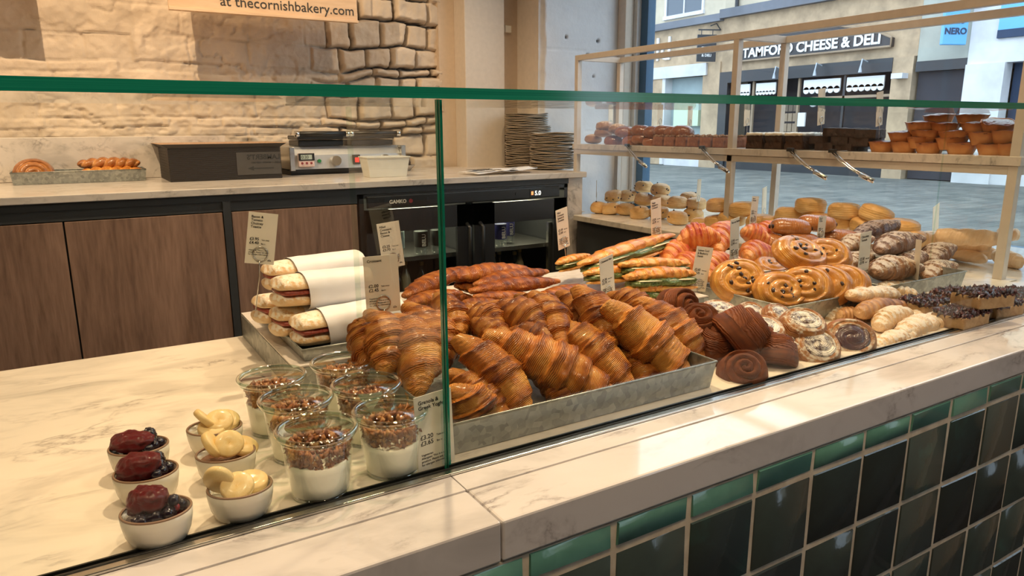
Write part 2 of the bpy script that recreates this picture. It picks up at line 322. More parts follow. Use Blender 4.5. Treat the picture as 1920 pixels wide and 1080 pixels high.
# back wall: painted rubble brick, real relief
def brickwall():
    st_=.0065; x=np.arange(-2.4,1.875,st_); z=np.arange(.9,2.35,st_); X,Z=np.meshgrid(x,z,indexing='ij')
    rng=np.random.RandomState(5); rough=np.clip((X-1.10)/.22,0,1)
    wx=fbm(X*3,Z*3,0*X,3)*.03+fbm(X*11,Z*11,0*X,9)*.009; wz=fbm(X*2.5,Z*2.5,0*X+5,4)*.030*(.5+rough)+fbm(X*11,Z*11,0*X,8)*.006*(1+rough)
    zz=Z+wz; xx=X+wx
    edges=[.80]; 
    while edges[-1]<2.5: edges.append(edges[-1]+rng.choice([.045,.08,.10,.115,.13]))
    edges=np.array(edges); row=np.searchsorted(edges,zz)-1; row=np.clip(row,0,len(edges)-2)
    dz=np.minimum(zz-edges[row],edges[row+1]-zz)
    dx=np.ones_like(X); cid=np.zeros_like(X); ins=np.zeros_like(X)
    for r_ in range(len(edges)-1):
        es=[-2.7+rng.uniform(0,.3)]
        while es[-1]<2.1:
            es.append(es[-1]+(rng.uniform(.20,.36) if es[-1]<1.08 else rng.uniform(.11,.20)))
        es=np.array(es); m=row==r_; k=np.clip(np.searchsorted(es,xx[m])-1,0,len(es)-2)
        dx[m]=np.minimum(xx[m]-es[k],es[k+1]-xx[m]); cid[m]=k*31+r_*7; ins[m]=rng.uniform(-1,1,len(es))[k]
    d=np.minimum(dx,dz)
    jw=.007+.006*rough; dep=.009+.045*rough
    jm=np.clip((fbm(X*3.1,Z*3.1,0*X,21,3)+.38)*2.0,0,1); jm=jm*(1-rough)+np.clip(jm*1.2-.12,0,1)*rough
    g=1-np.clip(d/jw,0,1)**1.3; g=g*jm
    pillow=np.clip(d/.020,0,1)**.6*.010*rough
    h=-g*dep+pillow+ins*.005*(1+2.6*rough)+fbm(X*9,Z*9,0*X,11,5)*.016+fbm(X*40,Z*40,0*X,12,3)*.004
    # flaked patches of paint in the left part
    fl=fbm(X*7,Z*9,0*X,31,5); h=h-np.clip((fl-.16)*14,0,1)*.006*(1-rough)
    ck=np.abs(fbm(X*2.2,Z*3.4,0*X,41,5)); h=h-np.clip(1-ck/.014,0,1)*.009*(1-rough*.7)
    P=np.stack([X,3.85-h,Z],-1); dark=np.clip((g*dep-.030)/.020,0,1)
    me=grid('wall_back',P[:, ::-1] if False else P,crest=dark)
    t=NT('painted_rubble_brick'); at=t.node('ShaderNodeAttribute',attribute_name='crest'); tc=t.node('ShaderNodeTexCoord')
    n=t.noise(6,5,.6,tc.outputs['Object']); c=t.ramp(n.outputs[0],[(.3,(.56,.46,.35)),(.6,(.66,.55,.43)),(.8,(.70,.60,.48))])
    n2=t.noise(90,4,.6,tc.outputs['Object']); t.bump(n2.outputs[0],.5,.003)
    t.l(t.mix(at.outputs['Fac'],c.outputs[0],(.03,.022,.018)),t.b.inputs['Base Color']); t.set(rough=.75)
    return tag(link('wall_back',me,t.m,smooth=True),kind='structure')
brickwall()
st(MB().box(-3.2,-2.39,3.83,4.1,0,3.2).box(-2.4,1.87,3.81,4.1,2.34,3.2).box(-2.4,1.87,3.89,4.1,0,1.0),'wall_back_plain',PLAS)
PIL=plain('warm_cream_plaster',(.62,.50,.38),.8); PIL2=plain('pale_cream_plaster',(.66,.58,.49),.8)
st(MB().box(1.855,2.0,3.83,4.1,0,3.2),'wall_back_plaster',PIL)
st(MB().box(1.953,2.21,3.70,3.83,0,3.2),'wall_back_pilaster',PIL2,bev=.004)
st(MB().box(2.21,2.50,3.77,4.1,0,3.2),'wall_back_recess',PIL)
# chipped white pier beside the window
def pier():
    st_=.008; x=np.arange(2.33,2.91,st_); z=np.arange(0.0,3.21,st_); X,Z=np.meshgrid(x,z,indexing='ij')
    edge=np.clip(1-(X-2.33-.014-.014*fbm(Z*9,Z*0,Z*0,2))/.010,0,1)
    h=fbm(X*5,Z*5,0*X,51,4)*.006-edge*.03
    holes=np.zeros_like(X)
    for hx,hz,hr in ((2.50,1.87,.010),(2.655,1.78,.013),(2.73,1.86,.013),(2.78,1.76,.010),(2.70,1.66,.008)):
        r_=np.hypot(X-hx,Z-hz)+fbm(X*60,Z*60,0*X,7)*.004; holes=np.maximum(holes,np.clip(1-r_/hr,0,1)**.5)
    h=h-holes*.02
    for zc in (1.80,1.56,1.34): h=h-np.clip(1-np.abs(Z-zc-fbm(X*6,X*0,X*0,61)*.008)/.004,0,1)*.004
    P=np.stack([X,3.50-h,Z],-1); me=grid('wall_pier',P,crest=np.clip(holes*1.2,0,1))
    t=NT('chipped_white_plaster'); at=t.node('ShaderNodeAttribute',attribute_name='crest'); tc=t.node('ShaderNodeTexCoord'); n=t.noise(5,5,.6,tc.outputs['Object'])
    c=t.ramp(n.outputs[0],[(.3,(.62,.62,.64)),(.7,(.74,.74,.75))]); t.l(t.mix(at.outputs['Fac'],c.outputs[0],(.05,.045,.04)),t.b.inputs['Base Color']); t.set(rough=.75); t.bump(t.noise(60,4,.6,tc.outputs['Object']).outputs[0],.4,.003)
    return tag(link('wall_pier',me,t.m,smooth=True),kind='structure')
pier()
st(MB().box(2.34,3.1,3.54,4.1,0,3.2),'wall_pier_core',PIL2)
# window wall: sill wall, frame, glass
st(MB().box(2.95,3.1,-2.6,3.5,0,.88).box(2.95,2.984,-1.2,.22,.88,3.0).box(3.046,3.1,-1.2,.22,.88,3.0).box(2.95,3.1,-2.6,3.5,3.0,3.2),'wall_right',PLAS)
st(MB().box(2.875,2.92,3.43,3.50,.9,3.2).box(2.92,2.955,3.45,3.5,.9,3.2),'window_1_moulding',PIL2,bev=.004)
st(MB().box(2.955,2.99,3.42,3.5,.9,3.2),'window_1_frame',M['window_paint'],bev=.004)
st(MB().box(2.985,3.045,3.36,3.46,.88,3.05).box(2.985,3.045,-2.6,3.37,.86,.92).box(2.985,3.045,-2.6,3.37,3.0,3.05),'window_1_blue_frame',M['blue_paint'],bev=.003)
st(MB().box(3.01,3.018,-2.6,3.37,.92,3.0),'window_1',M['window_glass'])
o=MB().box(2.245,2.285,3.745,3.769,1.905,1.945).build('junction_box',M['card'],bev=.003); tag(o,'small square cream junction box high on the plaster beside the white pier','junction box')

# ================= FRONT COUNTER =================
# tiled front, each zellige tile modelled in one sheet
def tiles():
    rng=random.Random(4); mb=MB(); cols=[]
    rows=[(.862,.8975)]+[(.858-.127*(k+1)+.003,.858-.127*k-.003) for k in range(7)]
    for ri,(z0,z1) in enumerate(rows):
        for k in range(-9,20):
            x0=.39+.1275*k+.0024; x1=x0+.1275-.0056; b=len(mb.v)
            if x1>2.55: continue
            j=lambda a: a+rng.uniform(-.0008,.0008)
            ty=rng.uniform(-.0009,.0009); tz=rng.uniform(-.0009,.0009)
            bev=.003
            q=[(j(x0),j(z0)),(j(x1),j(z0)),(j(x1),j(z1)),(j(x0),j(z1))]
            yo=[.6145]*4; yi=[.6095+ty+tz,.6095-ty+tz,.6095-ty-tz,.6095+ty-tz]
            for (x,z),y in zip(q,yo): mb.v.append((x,y,z))
            cx=(x0+x1)/2; cz=(z0+z1)/2
            for (x,z),y in zip(q,yi): mb.v.append((x+bev*(1 if x<cx else -1),y,z+bev*(1 if z<cz else -1)))
            mb.v+= [tuple(v) for v in []]
            fs=[(b+4,b+5,b+6,b+7)]+[(b+i,b+(i+1)%4,b+4+(i+1)%4,b+4+i) for i in range(4)]
            mb.f+=fs; mb.mi+=[0]*5
            c=rng.random(); cols+= [((.8+.2*c) if ri==0 else c*.45)]*5  # top row's lit look is put into its colour as a brighter green
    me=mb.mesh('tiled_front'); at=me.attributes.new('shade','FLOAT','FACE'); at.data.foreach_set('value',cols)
    t=NT('green_zellige'); a=t.node('ShaderNodeAttribute',attribute_name='shade'); tc=t.node('ShaderNodeTexCoord'); n=t.noise(14,4,.6,tc.outputs['Object'],.5); n2=t.noise(30,3,.5,tc.outputs['Object'])
    f=t.math('ADD',a.outputs['Fac'],t.math('MULTIPLY',t.math('SUBTRACT',n.outputs[0],.5),.5))
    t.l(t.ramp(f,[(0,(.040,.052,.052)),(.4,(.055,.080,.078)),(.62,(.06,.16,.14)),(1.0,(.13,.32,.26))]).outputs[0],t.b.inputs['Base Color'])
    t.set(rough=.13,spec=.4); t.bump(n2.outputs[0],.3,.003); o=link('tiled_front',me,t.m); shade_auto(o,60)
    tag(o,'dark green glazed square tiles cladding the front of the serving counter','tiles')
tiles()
t=NT('cream_grout'); tc=t.node('ShaderNodeTexCoord'); n=t.noise(30,4,.6,tc.outputs['Object']); t.l(t.ramp(n.outputs[0],[(.3,(.56,.46,.34)),(.7,(.80,.70,.55))]).outputs[0],t.b.inputs['Base Color']); t.set(rough=.8)
base=MB().box(-.85,2.56,.6115,.66,.0,.8975).build('serving_counter',t.m); tag(base,'cream grouted counter wall behind the green tiles under the marble ledge','counter')
# front ledge slabs
def slab(name,x0,x1,y0,y1,z0,z1,mat,label,cat,bev=.003):
    return tag(MB().box(x0,x1,y0,y1,z0,z1).build(name,mat,bev=bev),label,cat)
LED=(.608,.6895)
for (x0,x1,lab) in ((-.9,.3555,'white marble ledge slab left of the seam on the counter front'),(.3568,2.7,'long white marble ledge slab right of the seam above green tiles')):
    t0=empty('marble_ledge',((x0+x1)/2,.66,.9),label=lab,cat='ledge')
    mx=(x0+x1)/2
    MB().box(x0-mx,x1-mx,-.052,.0295,-.0,.05).box(x0-mx,x1-mx,.0295,.06,-.0,.046).build('ledge_front_strip',M['ledge_marble'],t0,bev=.003)
    MB().box(x0-mx,x1-mx,.0312,.0705,.0465,.05).build('ledge_inner_strip',M['ledge_marble'],t0,bev=.0006)
tag(MB().box(-.9,2.5,.731,.7415,.945,.9535).build('glazing_channel',M['steel'],bev=.001),'thin bright steel glazing channel along the foot of the front glass','channel')
tag(MB().box(-.9,2.5,.7418,.7445,.945,.9545).box(-.9,2.5,.7525,.755,.945,.9535).build('glazing_gasket',M['gasket']),'thin black rubber gasket line gripping the front glass panes','gasket')
slab('display_deck',-.9,2.165,.7555,1.51,.91,.95,M['deck'],'white marble display deck under the yoghurt jars, bowls and trays','deck')
# deck carcass
tag(MB().box(-.9,2.165,1.44,1.47,0,.909).box(-.9,-.88,.67,1.44,0,.909).build('counter_back_panel',M['charcoal']),'charcoal back panel under the marble display deck, staff side','panel')
# riser
rs=empty('riser_step',(.72,1.3,.9502),label='raised marble step with steel edging under the toastie tray at the deck back',cat='riser')
MB().box(-.452,.46,-.196,.2,.0,.047).build('riser_body',M['back_marble'],rs)
MB().box(-.456,.464,-.2,.204,.047,.0498).build('riser_top',M['back_marble'],rs)
MB().box(-.457,.464,-.201,-.1965,.0,.0465).box(-.457,-.4525,-.196,.204,.0,.0465).build('riser_steel_edging',M['galv'],rs)
# glass
def pane(name,x0,x1,y0,y1,z0,z1,label,edge=('x0','x1','z1'),cat='glass pane'):
    mb=MB().box(x0,x1,y0,y1,z0,z1)
    # face order: z0,z1,y0,y1,x0,x1
    for k,nm in enumerate(('z0','z1','y0','y1','x0','x1')):
        if nm in edge: mb.mi[k]=1
    return tag(mb.build(name,[M['pane'],M['glass_edge']]),label,cat)
pane('front_glass_pane',-.9,.3572,.7455,.7515,.951,1.4005,'front glass pane of the left bay before the jars and bowls',('x0','x1'))
pane('front_glass_pane',.3602,1.985,.7455,.7515,.951,1.4005,'front glass pane of the long right bay before the pastries',('x0','x1'))
pane('front_glass_pane',1.988,2.5,.7455,.7515,.951,1.4005,'short front glass pane at the window end of the counter',('x0',))
pane('top_glass_shelf',-.9,2.5,.7445,1.062,1.4012,1.4135,'long horizontal top glass with a thick deep green front edge',('x0','x1','y0'),'glass shelf')
def divider(x,lab):
    mb=MB().box(x-.0045,x+.0045,.753,1.06,.951,1.4005); mb.mi[2]=1; mb.mi[3]=2
    return tag(mb.build('divider_glass',[M['pane'],M['glass_edge'],M['jar_rim']]),lab,'glass pane')
divider(.3625,'upright glass divider between the yoghurt jars and the croissant tray')
divider(2.0,'upright glass divider at the window end beside the berry slices')

# ================= BACK COUNTER =================
YB=2.972; ZB=1.145
slab('back_worktop',-2.2,2.255,YB-.012,3.80,ZB-.028,ZB,M['back_marble'],'long grey veined marble worktop along the brick wall','worktop')
slab('marble_splashback',-2.2,.66,3.775,3.80,ZB+.001,1.335,M['back_marble'],'low grey veined marble upstand against the brick wall behind the press','splashback',.002)
slab('worktop_end_panel',2.15,2.245,YB+.01,3.69,0,ZB-.029,M['back_marble'],'upright marble end panel closing the back counter beside the fridge','panel')
cb=empty('cabinet_run',(0,YB,0),label='low back cabinet with brown wood doors and charcoal rails',cat='cabinet')
MB().box(-2.2,1.035,.03,.55,.1,1.116).box(-2.2,1.035,.004,.03,1.052,1.09).box(-2.2,2.149,.0,.03,1.09,1.1165).box(.489,.517,-.004,.03,.1,1.09).box(-2.2,1.035,.05,.5,0,.1).build('body',M['charcoal'],cb)
for a,b in ((-1.30,-.675),(-.668,-.048),(-.042,.486),(.520,1.032)):
    MB().box(a,b,.002,.026,.12,1.048).build('door',M['walnut'],cb,bev=.0015)
# fridge
fr=empty('bottle_fridge',(1.592,YB,0),label='black two door undercounter bottle fridge with glass doors and a lit display',cat='fridge')
FX0,FX1=-.550,.550
MB().box(FX0,FX1,.5,.55,.02,1.0885).box(FX0,FX0+.02,0,.5,.02,1.0885).box(FX1-.02,FX1,0,.5,.02,1.0885).box(FX0,FX1,0.0,.5,1.07,1.0885).box(FX0,FX1,0,.5,.02,.14).box(-.02,.02,.03,.5,.14,1.07).build('body',M['fridge'],fr)
MB().box(FX0+.03,FX1-.06,-.018,.0,1.028,1.080).build('control_panel',M['black'],fr,bev=.004)
MB().box(.31,.385,-.0205,-.018,1.036,1.072).build('display_screen',M['gasket'],fr)
em=NT('white_led_digits'); em.set(base=(.9,.9,.9),ecol=(.95,.97,1),estr=.9); M['led']=em.m
em=NT('amber_led'); em.set(base=(.9,.3,.1),ecol=(1,.35,.12),estr=1.2); M['amber']=em.m
text('display_digits','5.0',.030,M['led'],fr,(.338,-.0215,1.043),bold=.0008)
MB().box(.318,.330,-.0215,-.0205,1.045,1.062).build('display_lamp',M['amber'],fr)
[MB().cyl((q,-.022,1.055),(q,-.018,1.055),.008).build('lock',M['black'],fr) for q in (.235,-.235)]
text('maker_lettering','GAMKO',.022,M['card'],fr,(-.42,-.0192,1.045),bold=.0006)
MB().cyl((-.318,-.0205,1.052),(-.318,-.018,1.052),.009,n=20).build('maker_dot',plain('dull_red_dot',(.25,.03,.03),.4),fr)
for (a,b,hx) in ((FX0+.02,-.015,-.04),(.0,FX1-.02,.03)):
    d=MB().box(a,a+.11 if a<0 else a+.11,-.02,.0,.14,1.02).box(b-.075,b,-.02,.0,.14,1.02).box(a,b,-.02,.0,.92,1.02).box(a,b,-.02,.0,.14,.2).build('door',M['fridge'],fr)
    MB().box(a+.10,b-.07,-.006,-.002,.19,.93).build('door_glass',M['pane'],d)
    MB().tube([(hx,-.02,.93),(hx,-.05,.915),(hx,-.05,.72),(hx,-.02,.705)],.009).build('handle',M['black'],d,smooth=True)
for zz in (.53,.779):
    MB().box(FX0+.05,-.03,.03,.48,zz,zz+.006).box(FX0+.05,-.03,.022,.03,zz-.006,zz+.014).build('shelf',M['steel'],fr)
    MB().box(.03,FX1-.03,.03,.48,zz,zz+.006).box(.03,FX1-.03,.022,.03,zz-.006,zz+.014).build('shelf',M['steel'],fr)
MB().box(FX1-.115,FX1-.075,.0,.02,.2,.90).build('door_edge_lamp_strip',M['steel'],fr)
for lx in (-.30,.27):
    lo=area('fridge_cabinet_light',(1.592+lx,YB+.2,1.06),(0,0,0),(.40,.2),4.0,(1,.9,.62))
bt=NT('bottle_glass'); M['bottle']=glassmat('clear_bottle_glass',(.86,.90,.90),1.5,1.6,.02)
M['juice']=plain('pale_juice',(.62,.52,.34),.3); M['lab_blue']=plain('navy_label',(.03,.03,.14),.5); M['lab_black']=plain('black_label',(.02,.02,.02),.5); M['gold']=plain('gold_cap',(.55,.40,.14),.3,.9)
def bottle(x,y,z,h,r,body,lab,ltxt,label,group,capm=None,fill=None):
    e=empty('drink_bottle',(x,y,z),label=label,cat='bottle',group=group)
    pr=[(r*.9,0),(r,.004),(r,h*.55),(r*.85,h*.66),(r*.42,h*.80),(r*.36,h*.93),(r*.40,h*.94),(r*.40,h*.985)]
    MB().lathe(pr,20).build('glass_body',body,e,smooth=True)
    if fill: MB().lathe([(0,.003)]+[(q*.93,zz) for q,zz in pr[1:6]]+[(0,h*.93)],20).build('liquid',fill,e,smooth=True)
    if capm: MB().lathe([(r*.44,h*.92),(r*.44,h),(0,h)],16).build('cap',capm,e)
    if lab:
        lb=MB().lathe([(r*1.01,h*.16),(r*1.02,h*.165),(r*1.02,h*.52),(r*1.01,h*.525)],20).build('label_band',lab,e,smooth=True)
        if ltxt: text('label_lettering',ltxt,h*.13,M['led'] if False else M['card'],e,(h*.045,-r*1.06,h*.18),rot=(PI/2,-PI/2,0),bold=.0008)
    return e
# upper shelf bottles
G='water bottles on the fridge upper shelf'
bottle(1.235,YB+.09,.7935,.215,.043,M['bottle'],plain('blue_and_white_label',(.42,.56,.56),.5),None,'tall bottle of cloudy juice with a blue and white label in the left fridge','drinks on the fridge upper shelf',None,M['juice'])
bottle(1.36,YB+.08,.7935,.20,.032,M['bottle'],M['lab_black'],'BELU','clear water bottle with black label beside the juice bottle in the fridge',G)
bottle(1.445,YB+.08,.7935,.20,.032,M['bottle'],M['lab_black'],'FULL','clear water bottle with black label at the middle of the fridge, right of its twin',G)
for i,(bx,l) in enumerate(((1.70,'clear water bottle with navy label, leftmost behind the right fridge door'),(1.79,'clear water bottle with navy label, middle of three behind the right fridge door'),(1.885,'clear water bottle with navy label, right of three and set back in the fridge'))):
    bottle(bx,YB+(.08 if i<2 else .16),.7935,.205,.033,M['bottle'],M['lab_blue'],'BELU',l,G)
for i in range(10):
    bx=1.12+i*.062 if i<5 else 1.70+(i-5)*.062
    bottle(bx,YB+.10+.05*(i%2),.5445,.205,.026,M['bottle'],None,None,'small gold capped bottle standing on the lower fridge shelf','gold capped bottles on the lower fridge shelf',M['gold'],M['juice'] if i%3==0 else None)
# ================= BAKED GOODS: mesh makers (real size in metres) =================
def croissant_mesh(name,L=.17,W=.036,seed=0,wraps=7,bend=.10,flat=.92,step=.16,tip=.30,nu=130,nv=56,skew=.5,asym=0.0):
    t=np.linspace(0,1,nu)[:,None]; a=np.linspace(0,2*PI,nv,endpoint=False)[None,:]
    rng=np.random.RandomState(seed)
    c=.5+asym*.1; s=np.abs(t-c)/np.where(t<c,c,1-c)                      # 0 middle .. 1 tips
    sg=np.sign(t-c)
    nz=fbm(t*5+seed,np.cos(a)*1.3,np.sin(a)*1.3,seed,3)
    sd=s+skew*.09*np.cos(a+sg*1.0)*(.3+s)+nz*.035                        # slanted wrap edges
    k=wraps/2.0
    ed=np.linspace(.13,1.0,int(round(k))+1)[:-1]+rng.uniform(-.04,.04,int(round(k)))
    env=tip+(1-tip)*(1-np.clip(s,0,1)**1.6)**.95
    r=W*env; crest=np.zeros(np.broadcast(t,a).shape); r=r*np.ones_like(crest)
    jag=fbm(t*14,np.cos(a)*3.5,np.sin(a)*3.5,seed+5,3)*.035
    for e in ed:
        st2=step*(.7+.6*rng.rand()); d=(sd+jag-e)
        up=np.exp(-(np.clip(-d,0,1)/.17))*(d<=0); dn=np.exp(-(np.clip(d,0,1)/.018))*(d>0)
        r=r+W*st2*(up+dn)*(.55+.45*np.clip(fbm(t*3,np.cos(a)*1.2,np.sin(a)*1.2,seed+int(e*50),2)*2+.6,0,1)); crest=np.maximum(crest,np.exp(-(np.abs(d+.035)/.075)**2))
        r=r-W*.05*np.exp(-((d-.06)/.035)**2)
    r=r*(1+.09*fbm(t*6+seed,np.cos(a)*1.6,np.sin(a)*1.6,seed+3,5))
    ph=(sd*40+fbm(t*5,np.cos(a)*1.5,np.sin(a)*1.5,seed+9,4)*5.5); r=r+W*.020*np.sin(ph*2.1)*np.clip(.6+fbm(t*4,np.cos(a),np.sin(a),seed+13,2)*2,0,1)
    cap=np.clip(1-((np.abs(t-.5)*2-.97)/.03),0,1)**.5; r=r*cap
    x=(t-.5)*L; cx=x+0*a; cy=-bend*L*((2*t-1)**2)+0*a
    y=cy+r*np.cos(a); z=r*np.sin(a)*flat; z=np.where(z<0,z*.82,z)
    P=np.stack([cx,y,z],-1); top=np.clip(np.sin(a)*.5+.5,0,1)
    blot=np.clip(fbm(t*4+3,np.cos(a)*1.4,np.sin(a)*1.4,seed+31,4)*1.8+.35,0,1)
    crest=np.clip(crest*.55*(.3+.7*top)+.55*top*env*blot+.10*np.clip(s-.6,0,1),0,1)
    uv=np.stack([sd*np.ones_like(crest),(a/(2*PI))*np.ones_like(crest)],-1)
    return grid(name,P,crest,uv,closed_v=True,cap=True)
def roll_mesh(name,L=.1,W=.04,H=.03,seed=0,n=2.6,noise=.06,nu=40,nv=40,flatbot=.75,ridge=0,rn=0,twist=0,taper=.0):
    """rounded loaf along X; optional diagonal ridges"""
    t=np.linspace(-1,1,nu)[:,None]; a=np.linspace(0,2*PI,nv,endpoint=False)[None,:]
    e=np.clip(1-np.abs(t)**n,0,1)**(1/n)*(1-taper*np.abs(t)); nz=fbm(t*2.2+seed,np.cos(a)*1.1,np.sin(a)*1.1,seed,4)
    rr=e*(1+noise*nz); crest=np.clip(np.sin(a)*.5+.4,0,1)*np.ones_like(rr)*.8
    uvx=(t*.5+.5)+0*a
    if ridge:
        q=uvx*rn+twist*a/(2*PI); f=q-np.floor(q); g=np.abs(np.sin(PI*f))**.5; rr=rr*(1-ridge*(1-g)); crest=crest*(.35+.65*g); uvx=q/rn
    y=rr*np.cos(a)*W; z=rr*np.sin(a)*H; z=np.where(z<0,z*flatbot,z); x=t*L/2+0*a
    return grid(name,np.stack([x,y,z],-1),crest,np.stack([uvx,(a/(2*PI))+0*t],-1),closed_v=True,cap=True)
def twist_mesh(name,L=.17,W=.022,turns=2.2,seed=0,strands=2,nu=110,nv=36,flat=.85,taper=.35):
    t=np.linspace(-1,1,nu)[:,None]; a=np.linspace(0,2*PI,nv,endpoint=False)[None,:]
    lob=np.abs(np.cos((a+turns*PI*t+.4*fbm(t*3,0*t,0*t,seed,2))*strands/2))
    e=np.clip(1-np.abs(t)**6,0,1)**.4*(1-taper*np.abs(t)**2)
    nz=fbm(t*4+seed,np.cos(a),np.sin(a),seed,4)
    rr=W*e*(.62+.45*lob**.6)*(1+.12*nz); x=t*L/2+0*a
    return grid(name,np.stack([x,rr*np.cos(a)+.006*np.sin(t*3+seed),rr*np.sin(a)*flat],-1),np.clip(lob*.8*(.5+.5*np.sin(a)),0,1)+0*t,np.stack([t*.5+.5+.12*(a/(PI))+0*a,a/(2*PI)+0*t],-1),closed_v=True,cap=True)
def swirl_mesh(name,Rr=.055,H=.028,turns=2.6,seed=0,groove=.24,dome=.35,sag=0.0,nr=54,na=90,ell=.86,well=0):
    u=np.linspace(0,1,nr)[:,None]; th=np.linspace(0,2*PI,na,endpoint=False)[None,:]
    # u 0..0.75 top (centre to rim), .75..1 side down to base centre
    tp=.70; top=u<=tp; rr=np.where(top,u/tp,1.0)
    nz=fbm(rr*np.cos(th)*2+seed,rr*np.sin(th)*2,0*th*rr,seed,4)
    q=rr*turns-th/(2*PI)+.06*nz; f=q-np.floor(q); g=np.abs(np.sin(PI*f))**.55
    out=1+.045*np.cos(th-.5)+.03*fbm(np.cos(th)*2,np.sin(th)*2,0*th+seed,seed,3)
    edge=np.clip((1-rr)/.16,0,1)**.5
    z=H*(.52+.48*edge)+H*dome*(1-rr**2)-H*groove*(1-g)*np.clip((1-rr)*6,.25,1)+H*.10*nz
    if well: z=z-H*well*np.clip(1-(rr/.62)**4,0,1)
    R_=rr*Rr*out
    us=np.clip((u-tp)/(1-tp),0,1); ang=us*PI/2
    side=~top; zside=H*(.52)*(1-us**1.2)-0*th; rside=Rr*out*(1+.06*np.sin(us*PI))*np.where(us>.8,(1-us)/.2,1)
    zr=np.take_along_axis(z,np.full((1,na),int(np.sum(top[:,0]))-1),axis=0)
    R_=np.where(top,R_,rside); z=np.where(top,z,zr*(1-us)); z=np.where(us>.8,0,z)
    crest=np.where(top,g*.55+.35*edge*0+.18*rr**4,.45+.1*np.sin(us*18)); uvx=np.where(top,q/turns,us*.6)
    P=np.stack([R_*np.cos(th)*1.0,R_*np.sin(th)*ell,z],-1)
    return grid(name,P,np.clip(crest+0*th,0,1),np.stack([uvx+0*th,th/(2*PI)+0*u],-1),closed_v=True)
def pot_mesh(name,Rr=.04,H=.05,seed=0,dome=.5,n=3.0,noise=.05,ell=1.0,nu=34,na=48,taper=.1):
    """scone / bun: flat base, upright side, domed top"""
    u=np.linspace(0,1,nu)[:,None]; th=np.linspace(0,2*PI,na,endpoint=False)[None,:]; ang=u*PI
    cr=np.abs(np.sin(ang))**(2/n); cz=np.sign(np.cos(ang))*np.abs(np.cos(ang))**(2/n)
    nz=fbm(cr*np.cos(th)*1.8+seed,cr*np.sin(th)*1.8,cz*1.8,seed,4)
    zz=cz*.5+.5; rr=cr*Rr*(1-taper*zz)*(1+noise*1.6*nz); z=zz*H*(1+noise*nz)+dome*.18*H*(1-cr**2)*(zz>.5)
    crest=np.clip(zz*.9+.2*nz,0,1)
    return grid(name,np.stack([rr*np.cos(th),rr*np.sin(th)*ell,z],-1),crest+0*th,np.stack([zz+0*th,th/(2*PI)+0*u],-1),closed_v=True)
def slab_mesh(name,lx,ly,lz,seed=0,noise=.003,n=20,topn=.003,r=.004):
    bm=bmesh.new(); bmesh.ops.create_cube(bm,size=1); 
    for v in bm.verts: v.co=Vector((v.co.x*lx,v.co.y*ly,(v.co.z+.5)*lz))
    bmesh.ops.bevel(bm,geom=bm.edges[:],offset=r,segments=2,affect='EDGES',profile=.6)
    bmesh.ops.subdivide_edges(bm,edges=bm.edges[:],cuts=2,use_grid_fill=True)
    for _ in range(2):
        le=[e for e in bm.edges if e.calc_length()>max(lx,ly)/n*1.5]
        if le: bmesh.ops.subdivide_edges(bm,edges=le,cuts=1,use_grid_fill=True)
    bmesh.ops.triangulate(bm,faces=[f for f in bm.faces if len(f.verts)>4])
    co=np.array([v.co[:] for v in bm.verts]); q=co*130
    d=fbm(q[:,0]/1.6+seed,q[:,1]/1.6,q[:,2]/1.6,seed,4); bm.normal_update()
    for v,dd in zip(bm.verts,d): k=topn if v.co.z>lz*.8 else noise; v.co+=v.normal*float(dd)*k*1.3
    me=bpy.data.meshes.new(name); bm.to_mesh(me); bm.free()
    at=me.attributes.new('crest','FLOAT','POINT'); at.data.foreach_set('value',np.clip(d*.5+.5,0,1).astype(np.float32)); me.uv_layers.new(name='UVMap')
    return me
def chunks_mesh(name,fn,n,r,seed=0,flat=.6):
    """uncountable crumbs scattered by fn(rng)->(x,y,z)"""
    rng=random.Random(seed); V=[];F=[];cr=[]
    base=[(1,0,0),(-1,0,0),(0,1,0),(0,-1,0),(0,0,1),(0,0,-1)]; bf=[(0,2,4),(2,1,4),(1,3,4),(3,0,4),(2,0,5),(1,2,5),(3,1,5),(0,3,5)]
    for i in range(n):
        p=Vector(fn(rng)); e=Euler((rng.uniform(0,6),rng.uniform(0,6),rng.uniform(0,6))).to_matrix(); b=len(V); q=rng.random(); rr=r*rng.uniform(.6,1.25)
        for v in base:
            w_=Vector((v[0]*rr*1.4,v[1]*rr,v[2]*rr*flat))*rng.uniform(.8,1.2); V.append(tuple(p+e@w_)); cr.append(q)
        F+=[tuple(b+k for k in f) for f in bf]
    me=bpy.data.meshes.new(name); me.from_pydata(V,[],F); at=me.attributes.new('crest','FLOAT','POINT'); at.data.foreach_set('value',cr); me.uv_layers.new(name='UVMap')
    me.polygons.foreach_set('use_smooth',[True]*len(me.polygons)); return me
def sphere_mesh(name,r=1,seg=16,bump=0,seed=0,sx=1,sy=1,sz=1):
    u=np.linspace(0,PI,seg)[:,None]; th=np.linspace(0,2*PI,seg*2,endpoint=False)[None,:]
    x=np.sin(u)*np.cos(th); y=np.sin(u)*np.sin(th); z=np.cos(u)+0*th; rr=r*(1+bump*fbm(x*3+seed,y*3,z*3,seed,3))
    return grid(name,np.stack([x*rr*sx,y*rr*sy,z*rr*sz],-1),np.clip(z*.5+.5,0,1),np.stack([u/PI+0*th,th/6.28+0*u],-1),closed_v=True)
VAR={}
def withmat(me,mat):
    if not me.materials: me.materials.append(mat); return me
    if me.materials[0]==mat: return me
    k=(me.name,mat.name)
    if k not in VAR: VAR[k]=me.copy(); VAR[k].materials.clear(); VAR[k].materials.append(mat)
    return VAR[k]
